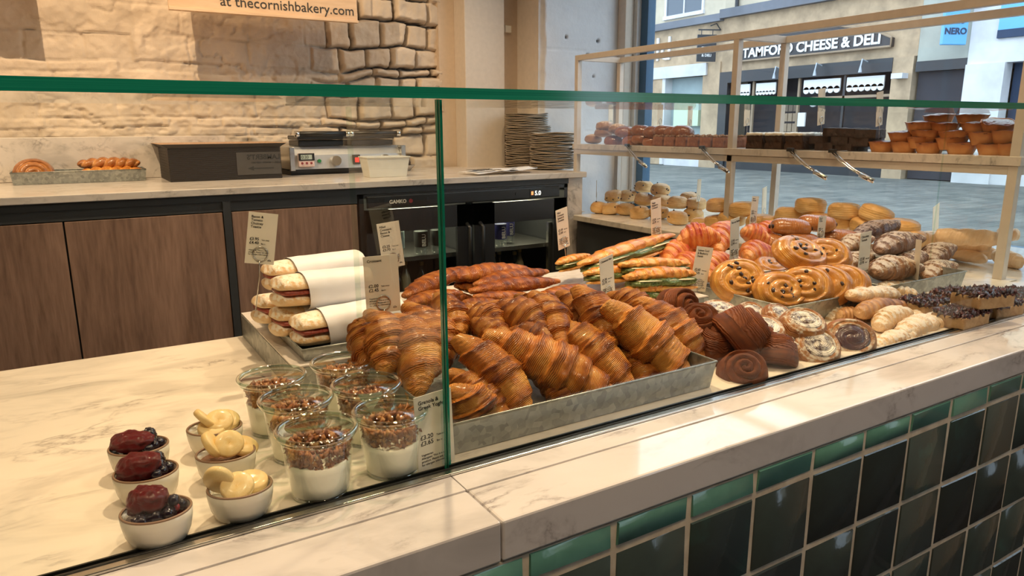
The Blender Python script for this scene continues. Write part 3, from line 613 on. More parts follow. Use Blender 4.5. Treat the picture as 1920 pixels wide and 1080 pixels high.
def put(name,me,mat,loc,rot=(0,0,0),sc=1.0,label='',cat='',group=None,kids=()):
    """one baked good = one thing; kids: (name, mesh, mat, loc, rot, scale[, label])"""
    o=bpy.data.objects.new(name,withmat(me,mat)); COL.objects.link(o)
    o.location=loc; o.rotation_euler=tuple(R(a) for a in rot); o.scale=(sc,)*3 if isinstance(sc,(int,float)) else sc
    tag(o,label,cat,group)
    for k in kids:
        c=bpy.data.objects.new(k[0],withmat(k[1],k[2])); COL.objects.link(c); c.parent=o
        c.location=k[3]; c.rotation_euler=k[4]; c.scale=(k[5],)*3 if isinstance(k[5],(int,float)) else k[5]
        if len(k)>6: c['label']=k[6]
    return o
def between(name,me,L0,mat,A,B,roll=0,wsc=1.0,label='',cat='',group=None,kids=()):
    """put a long thing with its X axis running from A to B"""
    A=Vector(A); B=Vector(B); d=B-A; L=d.length; x=d.normalized(); z=Vector((0,0,1)); y=z.cross(x).normalized(); z=x.cross(y)
    m=Matrix((x,y,z)).transposed()@Matrix.Rotation(R(roll),3,'X'); o=put(name,me,mat,(A+B)/2,(0,0,0),1,label,cat,group,kids)
    o.rotation_euler=m.to_euler(); k=L/L0; o.scale=(k,wsc,wsc); return o

# ---- trays ----
def tray(x0,x1,y0,y1,z,h,label,flare=.006,mat=None):
    t0=empty('baking_tray',((x0+x1)/2,(y0+y1)/2,z),label=label,cat='tray'); hx=(x1-x0)/2; hy=(y1-y0)/2; w_=.0012
    v=[];f=[]
    def ring(ex,ey,zz): b=len(v); v.extend([(-ex,-ey,zz),(ex,-ey,zz),(ex,ey,zz),(-ex,ey,zz)]); return b
    a=ring(hx-flare,hy-flare,.0006); b=ring(hx,hy,h); c=ring(hx-w_,hy-w_,h); d=ring(hx-flare-w_,hy-flare-w_,.0018)
    for p,q in ((a,b),(b,c),(c,d)):
        for i in range(4): j=(i+1)%4; f.append((p+i,p+j,q+j,q+i))
    f.append((d,d+1,d+2,d+3)); f.append((a+3,a+2,a+1,a))
    me=bpy.data.meshes.new('pan'); me.from_pydata(v,[],f); link('pan',me,mat or M['galv'],t0)
    mb=MB(); mb.tube([(-hx,-hy,h),(hx,-hy,h),(hx,hy,h),(-hx,hy,h)],.0021,8,closed=True); mb.build('rolled_rim',mat or M['galv'],t0,smooth=True)
    return t0

# ---- price cards ----
def card(title,prices,small,top,bot,label,yaw=0,back=False,zs=None,wr=.50,lean=0,holder=True,reg=None):
    """top, bot: mid points of the card's upper and lower edge"""
    T=Vector(top); B=Vector(bot); h=(T-B).length; w_=h*wr; roll=math.atan2(T.x-B.x,T.z-B.z)
    c=empty('price_card',B,(R(lean),roll,R(yaw)),label=label,cat='price card',group=None)
    mb=MB().box(-w_/2,w_/2,-.0004,.0004,0,h)
    mb.build('paper_card',M['card_back'] if back else M['card'],c)
    if not back:
        x=-w_/2+.1*w_; s=h*.062
        n=len(title.split('\n'))
        if title: text('title_text',title,s*1.05,M['ink'],c,(x,-.0007,h*.895),thick=.0001,spacing=1.0,bold=.00006)
        if prices:
            pz_=h*.44 if n<4 else h*.44
            a,b=prices
            text('price_text','£%s\n£%s'%(a,b),s*1.25,M['ink'],c,(x,-.0007,h*.46),thick=.0001,spacing=.95,bold=.00012)
            text('price_note_text','Take away\nEat in',s*.55,M['ink'],c,(x+s*3.5,-.0007,h*.46),thick=.0001,spacing=2.15)
        if small: text('small_print',small,s*.60,M['ink'],c,(x,-.0007,h*.255),thick=.0001,spacing=1.1)
        mb=MB(); r=h*.03; pts=[(w_*.33+r*math.cos(a),-.0007,h*.07+r*.75*math.sin(a)) for a in [PI*i/8 for i in range(9)]]
        mb.tube(pts+[pts[0]],.0003,5); mb.build('pasty_mark',M['ink'],c)
    if holder:
        rr=.0115 if h>.07 else .010; mb=MB(); 
        mb.tube([(rr*math.cos(a),-.002,.006+rr+rr*math.sin(a)) for a in [-PI/2+2*PI*i/18 for i in range(18)]],.0009,6,closed=True)
        mb.tube([(0,-.002,.006),(.0,-.002,-.004),(.002,-.001,-.02),(.001,0,-.006-max(.01,(B.z-(zs if zs is not None else B.z-.04))))],.0009,6)
        mb.build('wire_holder',M['steel'],c,smooth=True)
    return c
# ================= CROISSANT TRAY =================
def lo(c,h): return (c[0],c[1],c[2]-h)
tray(.378,.862,.775,1.085,.9505,.045,'galvanised metal tray holding the big pile of butter croissants at the front glass')
CR=[croissant_mesh('croissant_body',.17,.035,s,5 if s%2 else 6,.09+.02*(s%3),.9,step=.21,asym=(s%3-1)*.6) for s in (1,2,3,5,8)]
GC='butter croissants in the front tray'
cro=[ # upper end, lower end, width scale, mesh, roll, label
((0.4865,0.9450,1.0624),(0.5437,0.8220,0.9482),1.02,0,20,'golden butter croissant lying steeply at the front left beside the green glass joint'),
((0.5239,0.9500,1.0528),(0.6930,0.8300,0.9495),1.34,1,-10,'broad humped dark butter croissant at the tray front, second from the glass joint'),
((0.6798,0.9600,1.0495),(0.7498,0.8350,0.9434),1.15,2,10,'long butter croissant with a pale pointed tip in the middle of the front row'),
((0.7656,0.9500,1.0692),(0.8585,0.8350,0.9463),1.48,3,-15,'largest upright butter croissant, second from the right end of the front row'),
((0.8712,0.9600,1.0731),(0.9182,0.8500,0.9371),1.22,4,30,'pale layered butter croissant at the right end of the tray, front row'),
((0.7587,1.0000,1.0921),(0.7603,0.9000,0.9952),1.08,0,0,'darkest brown butter croissant standing behind the largest one'),
((0.8633,1.0400,1.0658),(0.8792,0.9600,1.0143),.95,1,40,'short butter croissant between the two tall ones at the right, set back'),
((0.6748,1.0200,1.0791),(0.6600,0.9100,1.0142),1.05,2,-30,'golden upright butter croissant behind the long middle one'),
((0.7598,1.0500,1.0724),(0.7519,0.9700,1.0171),.88,3,0,'small pale butter croissant left of the darkest brown one'),
((0.5950,1.0300,1.0807),(0.6307,0.9200,1.0345),1.05,4,20,'butter croissant in the second row above the broad humped one'),
((0.5761,0.9600,1.0539),(0.6258,0.8900,1.0191),.85,0,60,'small butter croissant wedged behind the broad humped one, centre left'),
((0.5415,1.0500,1.0715),(0.5680,0.9500,1.0432),.92,1,10,'butter croissant at the back left just right of the glass joint'),
((0.5343,0.9900,1.0566),(0.5591,0.9000,1.0296),.80,2,-40,'slim butter croissant tucked behind the front left one'),
((0.4259,0.8400,1.0284),(0.4558,0.8150,0.9546),.95,3,80,'pale butter croissant lowest in the front left corner of the tray'),
((0.4738,1.0700,1.0801),(0.4501,0.9300,1.0062),1.15,4,0,'butter croissant seen through the glass divider, just left of the joint'),
((0.4382,1.0500,1.0775),(0.4049,0.9000,0.9952),1.15,0,30,'butter croissant behind the divider above the granola card'),
((0.4054,1.0700,1.0714),(0.3809,0.9500,1.0133),1.12,1,-20,'butter croissant behind the divider, second from the tray left end'),
((0.3852,1.0800,1.0648),(0.3650,1.0000,1.0151),1.05,2,10,'butter croissant at the far left end of the tray beside the croissant card'),
((0.6799,1.0700,1.0724),(0.6784,1.0200,1.0359),.80,3,0,'little butter croissant tip at the top of the pile near the bacon croissants'),
((0.5181,1.0800,1.0777),(0.5080,0.9800,1.0345),1.0,0,-50,'butter croissant straddling the green glass joint at the back'),
((0.7974,0.9300,0.9905),(0.7864,0.8200,0.9371),1.0,2,0,'butter croissant mostly hidden between the two big front ones at the right'),
((0.6167,0.9300,1.0116),(0.6195,0.8300,0.9526),1.0,4,0,'butter croissant mostly hidden under the humped one and the long one'),
((0.4580,0.9200,1.0162),(0.5043,0.8300,0.9442),.9,1,0,'butter croissant low in the tray under the front left one'),
]
for i,(A,B,w_,k,rl,lb) in enumerate(cro): between('butter_croissant',CR[k],.17,M['croissant'],A,B,rl,w_*.97,lb,'croissant',GC)
GB='bacon and cheese croissants on the marble step'
pil=[
((0.4996,1.2200,1.0613),(0.6773,1.3000,1.0843),.78,0,0,'long dark bacon croissant rising from the left of the back pile'),
((0.4805,1.1800,1.0559),(0.6228,1.2200,1.0542),.66,1,0,'flat dark bacon croissant lowest left in the back pile'),
((0.6202,1.2700,1.0756),(0.8266,1.2900,1.0654),.98,2,0,'dark bacon croissant on the very top of the back pile'),
((0.6503,1.2200,1.0660),(0.8527,1.2600,1.0653),.74,3,0,'dark bacon croissant just under the topmost one, reaching right'),
((0.6236,1.1900,1.0621),(0.8629,1.2300,1.0483),.72,4,0,'long bacon croissant across the middle of the back pile'),
((0.6167,1.1600,1.0584),(0.8044,1.1900,1.0217),.66,1,0,'bacon croissant low in the middle of the back pile'),
((0.5911,1.1500,1.0535),(0.7000,1.1500,1.0242),.72,2,0,'bacon croissant lowest at the front of the back pile'),
((0.7369,1.1500,1.0278),(0.9378,1.2400,1.0257),.74,3,0,'reddish bacon croissant at the right end of the back pile'),
((0.6341,1.2700,1.0575),(0.7733,1.2700,1.0258),.80,0,0,'bacon croissant buried in the middle of the back pile'),
((0.5381,1.2400,1.0419),(0.6650,1.2600,1.0322),.72,4,0,'bacon croissant behind the green glass joint in the back pile'),
]
CP=[croissant_mesh('croissant_body',.17,.034,s+20,8,.05,.62,step=.12) for s in range(5)]
for (A,B,w_,k,rl,lb) in pil: between('bacon_croissant',CP[k],.17,M['croissant_pile'],A,B,rl,w_,lb,'croissant',GB)

# ---- spinach filled croissants ----
SPT=croissant_mesh('top_half',.17,.035,31,7,.04,.55); SPB=croissant_mesh('bottom_half',.165,.034,32,7,.04,.30,step=.05)
SPF=roll_mesh('spinach_filling',.158,.034,.014,33,4,.42,nu=90)
SPC=roll_mesh('cheese_slice',.14,.034,.0035,34,5,.1)
M['mozz']=plain('pale_cheese',(.72,.68,.48),.4)
def filled(A,B,w_,lb,roll=-12):
    A=Vector(A);B=Vector(B); c=(A+B)/2; d=B-A; e=empty('spinach_croissant',c,label=lb,cat='croissant',group='spinach filled croissants')
    x=d.normalized(); y=Vector((0,0,1)).cross(x).normalized(); z=x.cross(y); e.rotation_euler=(Matrix((x,y,z)).transposed()@Matrix.Rotation(R(roll),3,'X')).to_euler()
    k=d.length/.17; e.scale=(k,w_,w_)
    for nm,me,m,zz in (('bottom_half',SPB,M['croissant_pale'],-.020),('spinach_filling',SPF,M['spinach'],-.006),('cheese_slice',SPC,M['mozz'],.0),('top_half',SPT,M['croissant_pale'],.012)):
        o=bpy.data.objects.new(nm,me); COL.objects.link(o); o.parent=e; o.location=(0,-.004 if nm!='top_half' else .004,zz)
        if not me.materials: me.materials.append(m)
filled((0.9522,1.3600,1.0480),(1.0789,1.4000,1.0485),.62,'short spinach filled croissant at the left end of its row, by its price card')
filled((0.9716,1.3000,1.0495),(1.3990,1.4400,1.0661),.92,'long spinach filled croissant rising to the right on top of the others')
filled((0.9570,1.2600,1.0393),(1.1411,1.3000,1.0221),.70,'spinach filled croissant underneath, behind the cinnamon bun card')
filled((1.0570,1.2600,1.0470),(1.2791,1.2600,1.0260),.85,'reddish spinach filled croissant in the middle of its row, behind the front one')
filled((1.0006,1.1700,1.0385),(1.1963,1.1600,1.0262),.98,'pale spinach filled croissant nearest the glass, at the right front of its row')
filled((0.9910,1.1700,1.0134),(1.1151,1.1400,1.0062),.75,'bottom spinach filled croissant resting on the steel edge of the step')

# ---- raspberry croissants ----
RB=[croissant_mesh('croissant_body',.15,.036,s+40,6,.14,.95,step=.13) for s in range(3)]
GR='vegan raspberry croissants'
ras=[((1.3644,1.4000,1.0684),(1.4650,1.3400,1.0851),1.12,0,'big raspberry croissant on top of its pile, behind the lemon curd card'),
((1.2760,1.3600,1.0281),(1.4291,1.4000,1.0481),1.02,1,'raspberry croissant with a dark end, left in its pile'),
((1.4186,1.3200,1.0487),(1.5847,1.4200,1.0963),1.0,2,'bright red raspberry croissant between the lemon card and the raisin card'),
((1.6164,1.4000,1.0808),(1.6945,1.3600,1.0454),.92,0,'raspberry croissant with the pinkest stripes right of the raisin card'),
((1.2969,1.2400,1.0045),(1.4341,1.3000,1.0359),1.0,1,'raspberry croissant low behind the lemon curd card'),
((1.5120,1.3000,1.0283),(1.6636,1.3400,1.0231),1.0,2,'raspberry croissant above the upper raisin swirl'),
((1.2678,1.3000,1.0178),(1.3892,1.3200,1.0230),.95,0,'raspberry croissant at the bottom left of its pile'),
((1.7487,1.4600,1.0473),(1.8697,1.4600,1.0576),.9,1,'raspberry croissant farthest back, next to the chocolate rolls'),
((1.3952,1.2800,1.0075),(1.4929,1.2600,1.0076),.95,2,'raspberry croissant hidden under the raisin card')]
for A,B,w_,k,lb in ras: between('raspberry_croissant',RB[k],.15,M['raspberry'],A,B,10,w_,lb,'croissant',GR)
tag(MB().box(1.19,2.16,1.22,1.50,.9505,1.0).build('rear_riser',M['back_marble'],bev=.001),'low marble riser at the back of the deck under the raspberry croissants and chocolate rolls','riser')

# ---- raisin swirls ----
tray(1.255,1.60,.945,1.205,.9505,.045,'galvanised tray under the raisin swirls')
SW=[swirl_mesh('swirl_body',.062,.030,2.7,s,ell=.82) for s in (1,2,3)]; RA=sphere_mesh('raisin',1,8,.4,3,1.0,.75,.6)
def raisins(seed,n,Rr,H,ell=.82):
    rng=random.Random(seed); out=[]
    for i in range(n):
        a=rng.uniform(0,6.28); q=rng.choice((.18,.42,.66))*Rr+rng.uniform(-.003,.003)
        out.append(('raisin',RA,M['raisin'],(q*math.cos(a),q*math.sin(a)*ell,H*1.25-(q/Rr)**2*H*.28),(0,0,rng.uniform(0,3)),rng.uniform(.0042,.0062)))
    return out
GS='raisin swirls'
for i,(c,rot,sc,lb) in enumerate([
 ((1.2975,1.1210,1.0280),(58,-8,-28),1.02,'raisin swirl tilted on edge at the left of its tray'),
 ((1.4504,1.0804,1.0750),(34,6,-10),1.12,'raisin swirl lying on top of the others with a dark raisin centre'),
 ((1.3410,1.0403,1.0100),(52,0,-22),1.0,'raisin swirl leaning at the front of its tray, facing the glass'),
 ((1.4005,1.0155,1.0200),(58,0,-58),.98,'raisin swirl leaning just behind the front one, its raisins peeping out'),
 ((1.4484,0.9986,1.0200),(58,0,-66),.98,'raisin swirl third along the leaning row, seen nearly edge on'),
 ((1.5054,0.9902,1.0200),(58,0,-70),.95,'raisin swirl at the right end of the leaning row'),
 ((1.5308,1.0627,1.0700),(45,0,-50),.95,'raisin swirl tucked behind the top one on its right'),
 ((1.5722,1.2556,1.0000),(20,0,0),.9,'raisin swirl buried in the middle of the tray')]):
    put('raisin_swirl',SW[i%3],M['raisin_swirl'],lo(c,.016),rot,sc,lb,'pastry',GS,raisins(i,12 if i<4 else 6,.062,.030))
# ---- pains au chocolat ----
PC=roll_mesh('rolled_body',.115,.036,.030,3,3.2,.05,ridge=0); CS=MB().lathe([(0,0),(.006,0),(.006,.118),(0,.118)],10).mesh('chocolate_stick')
GP='pains au chocolat'
for c,rz,sc,lb in [((1.7918,1.3617,1.0750),-32,1.0,'glossy brown chocolate roll on top, nearest the raisin swirls'),
 ((1.8798,1.3403,1.0820),-25,.98,'darker chocolate roll lying behind the cherry card, top layer'),
 ((1.7244,1.3835,1.0350),-40,.9,'chocolate roll low at the left of its heap'),
 ((1.8025,1.3329,1.0350),-30,1.0,'chocolate roll under the glossy top one'),
 ((1.9637,1.3136,1.0350),-30,1.0,'chocolate roll showing its open end right of the cherry card'),
 ((1.8229,1.2469,1.0000),-30,.9,'chocolate roll end poking out beside the raisin swirls')]:
    put('chocolate_roll',PC,M['choc_roll'],c,(0,4,rz),sc,lb,'pastry',GP,[('chocolate_stick',CS,M['chocolate'],(-.0592,-.012,.004),(0,PI/2,0),1),('chocolate_stick',CS,M['chocolate'],(-.0592,.012,.000),(0,PI/2,0),1)])
# ---- chocolate / almond pastries in the right tray ----
tray(1.62,1.975,.95,1.205,.9505,.045,'blue grey metal tray holding the dusted almond and chocolate pastries')
AL=[croissant_mesh('dusted_body',.15,.037,s+60,6,.12,.8,step=.10) for s in range(3)]
for A,B,w_,k,m,lb in [
 ((1.9770,1.3000,1.0389),(2.3199,1.3400,1.0550),1.0,0,'choc_dark','darkest chocolate pastry on top of the dusted heap'),
 ((1.8203,1.1200,1.0401),(2.0942,1.1600,1.0471),1.10,1,'choc_torsade','chocolate pastry with icing sugar just right of the torsade card'),
 ((1.6450,1.0200,1.0175),(1.8478,1.0200,1.0096),1.12,2,'almond','almond dusted pastry low between the two white cards'),
 ((2.0178,1.0800,0.9972),(2.1953,1.1200,1.0182),1.0,0,'choc_torsade','ridged sugared pastry right of the slanted card, upper one'),
 ((1.9132,1.0300,0.9720),(2.0989,1.0600,0.9829),.95,1,'almond','almond dusted pastry in the right corner of the tray'),
 ((1.8510,1.2400,1.0231),(2.0456,1.2800,1.0357),.9,2,'almond','pale sugared almond pastry left of the torsade card'),
 ((1.7229,1.1400,1.0031),(1.8628,1.1600,1.0154),.85,0,'almond','sugared almond pastry under the pale one left of the torsade card'),
 ((1.8573,1.1000,0.9955),(2.1003,1.1200,0.9984),1.0,1,'choc_torsade','dusted chocolate pastry buried behind the slanted card')]:
    between('almond_pastry',AL[k],.15,M[m],A,B,0,w_,lb,'pastry','dusted almond and chocolate pastries')

# ---- cinnamon buns ----
CB=[swirl_mesh('bun_body',.044,.046,3.2,s+5,groove=.34,dome=.42,ell=.92) for s in (1,2,3)]
GN='cinnamon buns'
for c,rot,sc,k,lb in [((0.9526,0.8030,0.9634),(50,0,-38),.95,0,'cinnamon bun nearest the glass beside the croissant tray corner, spiral facing out'),
 ((0.9864,0.8633,1.0050),(52,0,62),1.2,1,'largest dark cinnamon bun seen from its layered side'),
 ((0.9735,0.9311,1.0050),(25,-20,0),1.02,2,'cinnamon bun behind the croissant tray, left of the largest one'),
 ((0.9679,1.0001,1.0350),(62,-25,20),.98,0,'cinnamon bun standing on edge at the back, beside the spinach croissants'),
 ((1.0427,0.8000,0.9700),(12,28,60),.92,1,'cinnamon bun right of the front spiral one, against the glass'),
 ((1.0459,0.8400,0.9780),(14,14,100),.9,2,'cinnamon bun wedged between the sugared rounds and the largest bun'),
 ((0.9664,0.8821,0.9750),(10,0,30),1.0,1,'cinnamon bun at the bottom under the largest one')]:
    put('cinnamon_bun',CB[k],M['cinnamon'],lo(c,.022),rot,sc,lb,'pastry',GN)
# ---- berry rounds ----
DN=[swirl_mesh('round_body',.047,.026,3.0,s+11,groove=.14,dome=.12,well=.35,ell=.86) for s in (1,2,3)]
DF=[swirl_mesh('sugared_filling',.028,.010,1.5,s+15,groove=.3,dome=.3,ell=.86) for s in (1,2,3)]
for i,(c,rot,sc,m,lb) in enumerate([((1.1443,0.8000,0.9712),(46,0,-22),1.0,'danish_sugar','blueberry round leaning nearest the glass, thick with icing sugar'),
 ((1.2556,0.8050,0.9689),(54,0,-34),1.05,'jam','blueberry round with a glossy dark jam middle showing'),
 ((1.1466,0.8306,1.0050),(28,0,-20),.95,'danish_sugar','sugared blueberry round behind the two leaning ones'),
 ((1.0629,0.8558,0.9950),(20,-6,0),1.02,'danish_sugar','wide sugared blueberry round beside the largest cinnamon bun'),
 ((1.1354,0.9448,1.0000),(30,-10,10),.80,'danish_sugar','small blueberry round below the raisin tray, left'),
 ((1.1687,0.9039,1.0000),(34,4,10),.84,'danish_sugar','small blueberry round below the raisin tray, right'),
 ((1.0949,0.9907,1.0000),(16,0,0),.9,'danish_sugar','pale blueberry round farthest left, behind the cinnamon buns'),
 ((1.1114,0.8303,0.9750),(24,0,0),.9,'danish_sugar','blueberry round mostly hidden by the leaning sugared one')]):
    put('blueberry_round',DN[i%3],M['danish'],lo(c,.012),rot,sc,lb,'pastry','blueberry rounds',[('sugared_filling',DF[i%3],M[m],(0,0,.0155),(0,0,0),1.25)])
# ---- twists ----
TW=[croissant_mesh('twist_body',.13,.022,s+80,9,.10,.95,step=.15,tip=.5) for s in range(3)]+[roll_mesh('twist_body',.12,.026,.02,s,2.6,.06,ridge=.30,rn=5,twist=1.2) for s in (4,5)]
for i,(A,B,w_,k,lb) in enumerate([
 ((1.4280,0.9200,1.0031),(1.6441,0.9400,0.9767),1.15,3,'big smooth custard twist on top at the left of the twist pile'),
 ((1.6424,0.9800,0.9850),(1.7376,0.9400,0.9595),1.0,4,'custard twist on top, second from the left'),
 ((1.7595,0.9800,0.9639),(1.8850,0.9500,0.9217),.85,3,'slim custard twist pointing right at the top of the pile'),
 ((1.6522,1.0000,0.9853),(1.8947,1.0000,0.9506),.85,0,'custard twist at the very back of the pile, under the white card'),
 ((1.3828,0.8800,0.9831),(1.5974,0.9000,0.9614),1.1,1,'browner custard twist in the middle layer, left'),
 ((1.3796,0.8300,0.9637),(1.5373,0.8600,0.9659),1.05,2,'curled custard twist with orange custard showing'),
 ((1.5395,0.8500,0.9520),(1.7596,0.8800,0.9371),1.08,0,'custard twist in the middle layer, right of the curled one'),
 ((1.3019,0.7850,0.9425),(1.4595,0.7850,0.9417),1.0,1,'custard twist lying along the glass at the left, lowest layer'),
 ((1.4093,0.7850,0.9519),(1.5509,0.8100,0.9571),1.15,4,'sugared twist standing along the glass, second of the front row'),
 ((1.4704,0.7850,0.9550),(1.6673,0.8200,0.9528),1.05,3,'sugared twist along the glass, third of the front row'),
 ((1.5515,0.7850,0.9545),(1.7766,0.8200,0.9504),1.05,4,'sugared twist along the glass at the right end of the front row'),
 ((1.3907,0.9500,0.9482),(1.5105,0.9600,0.9604),.85,2,'short twist in the shade below the raisin tray'),
 ((1.3976,0.9300,0.9639),(1.4769,0.9000,0.9471),1.0,0,'brown twist behind the jam filled round')]):
    between('custard_twist',TW[k],.13 if k<3 else .12,M['brown_twist'] if i in (4,12) else M['twist'],A,B,0,w_,lb,'pastry','custard twists')
# ---- berry slices ----
SB=slab_mesh('cake_base',.105,.07,.026,3,.0015,16,.001); 
def slice_top(seed,lx=.105,ly=.07):
    return chunks_mesh('berry_topping',lambda g:(g.uniform(-lx/2,lx/2)*.97,g.uniform(-ly/2,ly/2)*.97,.027+g.uniform(-.002,.006)),260,.0062,seed,.6)
STP=[slice_top(1),slice_top(2)]
for i,(c,rz,lb) in enumerate([((1.6652,0.7607,1.0000),-12,'berry topped cake slice lying on top of the other slices'),
 ((1.6314,0.8617,0.9650),-5,'berry slice at the left of the bottom layer, next to the twists'),
 ((1.5962,0.7676,0.9650),0,'berry slice at the glass, below the topmost slice'),
 ((1.7479,0.7703,0.9650),-5,'berry slice at the glass, right of the topmost slice'),
 ((1.8896,0.7901,0.9650),0,'berry slice at the right edge of the photo'),
 ((1.7674,0.8678,0.9650),0,'berry slice mostly under the topmost slice')]):
    put('berry_slice',SB,M['bar_base'],lo(c,.014),(0,0,rz),1,lb,'cake slice','berry slices',[('berry_topping',STP[i%2],M['berry_top'],(0,0,0),(0,0,0),1)])
for m_ in STP: pass

# ================= TOASTIES =================
tray(.283,.545,1.115,1.42,1.0005,.020,'shallow galvanised tray holding the paper wrapped toasties',.004)
BT=roll_mesh('bread_top',.19,.034,.020,3,6,.06,flatbot=.25); BBm=roll_mesh('bread_bottom',.19,.034,.014,5,6,.08,flatbot=.9); BAC=roll_mesh('bacon_filling',.182,.034,.009,7,6,.12)
def sleeve_mesh():
    t=np.linspace(0,1,30)[:,None]; a=np.linspace(0,2*PI,44,endpoint=False)[None,:]
    nz=fbm(t*3,np.cos(a)*1.5,np.sin(a)*1.5,6,3); ca=np.cos(a); sa=np.sin(a); rx=.039*(1+.05*nz); rz=.033*(1+.05*nz)
    return grid('paper_sleeve',np.stack([t*.150-.047+.003*np.sin(a*2)+0*a,np.sign(ca)*np.abs(ca)**.75*rx,np.sign(sa)*np.abs(sa)**.8*rz],-1),closed_v=True)
SLV=sleeve_mesh()
for A,B,lb,tl in [
 ((0.2823,1.3400,1.0994),(0.5382,1.4000,1.0939),'paper wrapped toastie at the very top rear of the stack',0),
 ((0.2681,1.2200,1.0965),(0.4933,1.2600,1.0834),'paper wrapped toastie on top nearest the glass, white crumbs on its bread',0),
 ((0.2480,1.2800,1.0563),(0.4737,1.3300,1.0251),'paper wrapped toastie second layer, its end bread sticking out under the card wire',0),
 ((0.2818,1.1650,1.0383),(0.4945,1.1900,1.0388),'paper wrapped toastie at the front right of the tray, lowest layer',0),
 ((0.2646,1.2300,1.0421),(0.4837,1.2700,1.0227),'paper wrapped toastie at the bottom with only its ham end showing',0)]:
    A=Vector(A);B=Vector(B);d=(B-A).normalized(); c=A+d*.095; e=empty('wrapped_toastie',c,(0,0,0),lb,'sandwich','paper wrapped toasties')
    x=d; y=Vector((0,0,1)).cross(x).normalized(); z=x.cross(y); e.rotation_euler=Matrix((x,y,z)).transposed().to_euler()
    for nm,me,m,zz in (('bread_top',BT,M['bread'],.010),('bacon_filling',BAC,M['bacon'],.002),('bread_bottom',BBm,M['bread'],-.012),('paper_sleeve',SLV,M['paper'],0)):
        o=bpy.data.objects.new(nm,me); COL.objects.link(o); o.parent=e; o.location=(0,0,zz)
        if not me.materials: me.materials.append(m)

# ================= JARS AND BOWLS =================
jarp=[(.0,0),(.030,0),(.034,.003),(.0355,.010),(.0415,.072),(.0425,.076)]
JB=MB().lathe(jarp,48).mesh('glass_body'); JR=MB().tube([(.0448*math.cos(2*PI*i/48),.0448*math.sin(2*PI*i/48),.0795) for i in range(48)],.0032,12,closed=True).tube([(.0432*math.cos(2*PI*i/48),.0432*math.sin(2*PI*i/48),.0735) for i in range(48)],.0014,8,closed=True).mesh('glass_rim')
JF=MB().tube([(.0315*math.cos(2*PI*i/40),.0315*math.sin(2*PI*i/40),.0028) for i in range(40)],.0022,8,closed=True).mesh('glass_foot')
for me in (JB,JR,JF): me.polygons.foreach_set('use_smooth',[True]*len(me.polygons))
def yog_mesh(seed):
    th=np.linspace(0,2*PI,48,endpoint=False)[None,:]; k=np.array([0,.5,.9,1,1,1,1,.97,.6,.3,0.0])[:,None]; zz=np.array([.0035,.0035,.0035,.006,.02,.035,.0,.0,.0,.0,.0])[:,None]
    top=.043+.005*fbm(np.cos(th)*1.2,np.sin(th)*1.2,0*th,seed,2); z=np.where(np.arange(11)[:,None]<6,zz+0*th,top+.0*th)
    rad=(.0335+(z-.01)*.097)*k
    return grid('yoghurt',np.stack([rad*np.cos(th),rad*np.sin(th),z],-1),closed_v=True)
def gran_mesh(seed):
    def fn(g):
        a=g.uniform(0,6.283); hi=g.random()
        lowz=.041+.006*math.sin(a*2+seed); z=g.uniform(lowz,.064)
        if g.random()<.62: r_=(.0335+(z-.01)*.097)*.875
        else: z=.060+g.uniform(0,.005)+.004*math.sin(a+seed); r_=.037*math.sqrt(g.random())
        return (r_*math.cos(a),r_*math.sin(a),z)
    return chunks_mesh('granola',fn,420,.0046,seed,.7)
def smear_mesh(seed):
    t=np.linspace(0,1,14)[:,None]; a=np.linspace(0,1,12)[None,:]; w_=(.25+.25*np.sin(t*3+seed))*(1-.5*t)
    ang=(a-.5)*w_*1.6+seed; z=.081-t*.030; rr=.0385+(z-.05)*.10+.0018*np.sin(a*PI)*(1-t)
    return grid('yoghurt_smear',np.stack([rr*np.cos(ang),rr*np.sin(ang),z+0*a],-1))
YG=[yog_mesh(s) for s in (1,2)]; GRm=[gran_mesh(s) for s in (1,2,3)]; SM=[smear_mesh(s) for s in (2.6,1.2,4.0)]
for me in GRm: pass
for i,(c,lb,sm) in enumerate([((0.2081,0.7789,0.9500),'granola yoghurt jar nearest the glass, with a white smear over its rim',0),
 ((0.3025,0.7855,0.9500),'granola yoghurt jar touching the granola price card',None),
 ((0.2135,0.8886,0.9500),'granola yoghurt jar in the left row, middle, with yoghurt over its back rim',1),
 ((0.3087,0.8896,0.9500),'granola yoghurt jar in the right row, middle',1),
 ((0.2068,0.9891,0.9500),'granola yoghurt jar at the rear of the left row, nearest the open marble',None),
 ((0.3122,0.9995,0.9500),'granola yoghurt jar at the rear of the right row, below the toastie tray',None)]):
    c=(c[0],c[1],.9502); e=empty('yoghurt_jar',c,(0,0,i*1.1 if i else 0),lb,'jar','granola yoghurt jars')
    parts=[('glass_body',JB,M['jar_glass']),('glass_rim',JR,M['jar_rim']),('glass_foot',JF,M['jar_rim']),('yoghurt',YG[i%2],M['yoghurt']),('granola',GRm[i%3],M['granola'])]
    if sm is not None: parts.append(('yoghurt_smear',SM[sm],M['yoghurt']))
    for nm,me,m in parts:
        o=bpy.data.objects.new(nm,me); COL.objects.link(o); o.parent=e
        if nm=='granola': o['kind']='stuff'
        if not me.materials: me.materials.append(m)
bp=[(.0,0),(.022,0),(.0275,.0025),(.0318,.012),(.0342,.024),(.0350,.034),(.0328,.0348),(.0312,.022),(.024,.006),(0,.0045)]
BW=MB().lathe(bp,48,sy=.84).mesh('bowl_body'); BRm=MB().tube([(.0335*math.cos(2*PI*i/48),.0335*.84*math.sin(2*PI*i/48),.0348) for i in range(48)],.0014,8,closed=True).mesh('brown_rim')
for me in (BW,BRm): me.polygons.foreach_set('use_smooth',[True]*len(me.polygons))
BCp=sphere_mesh('berry_compote',1,14,.25,3)
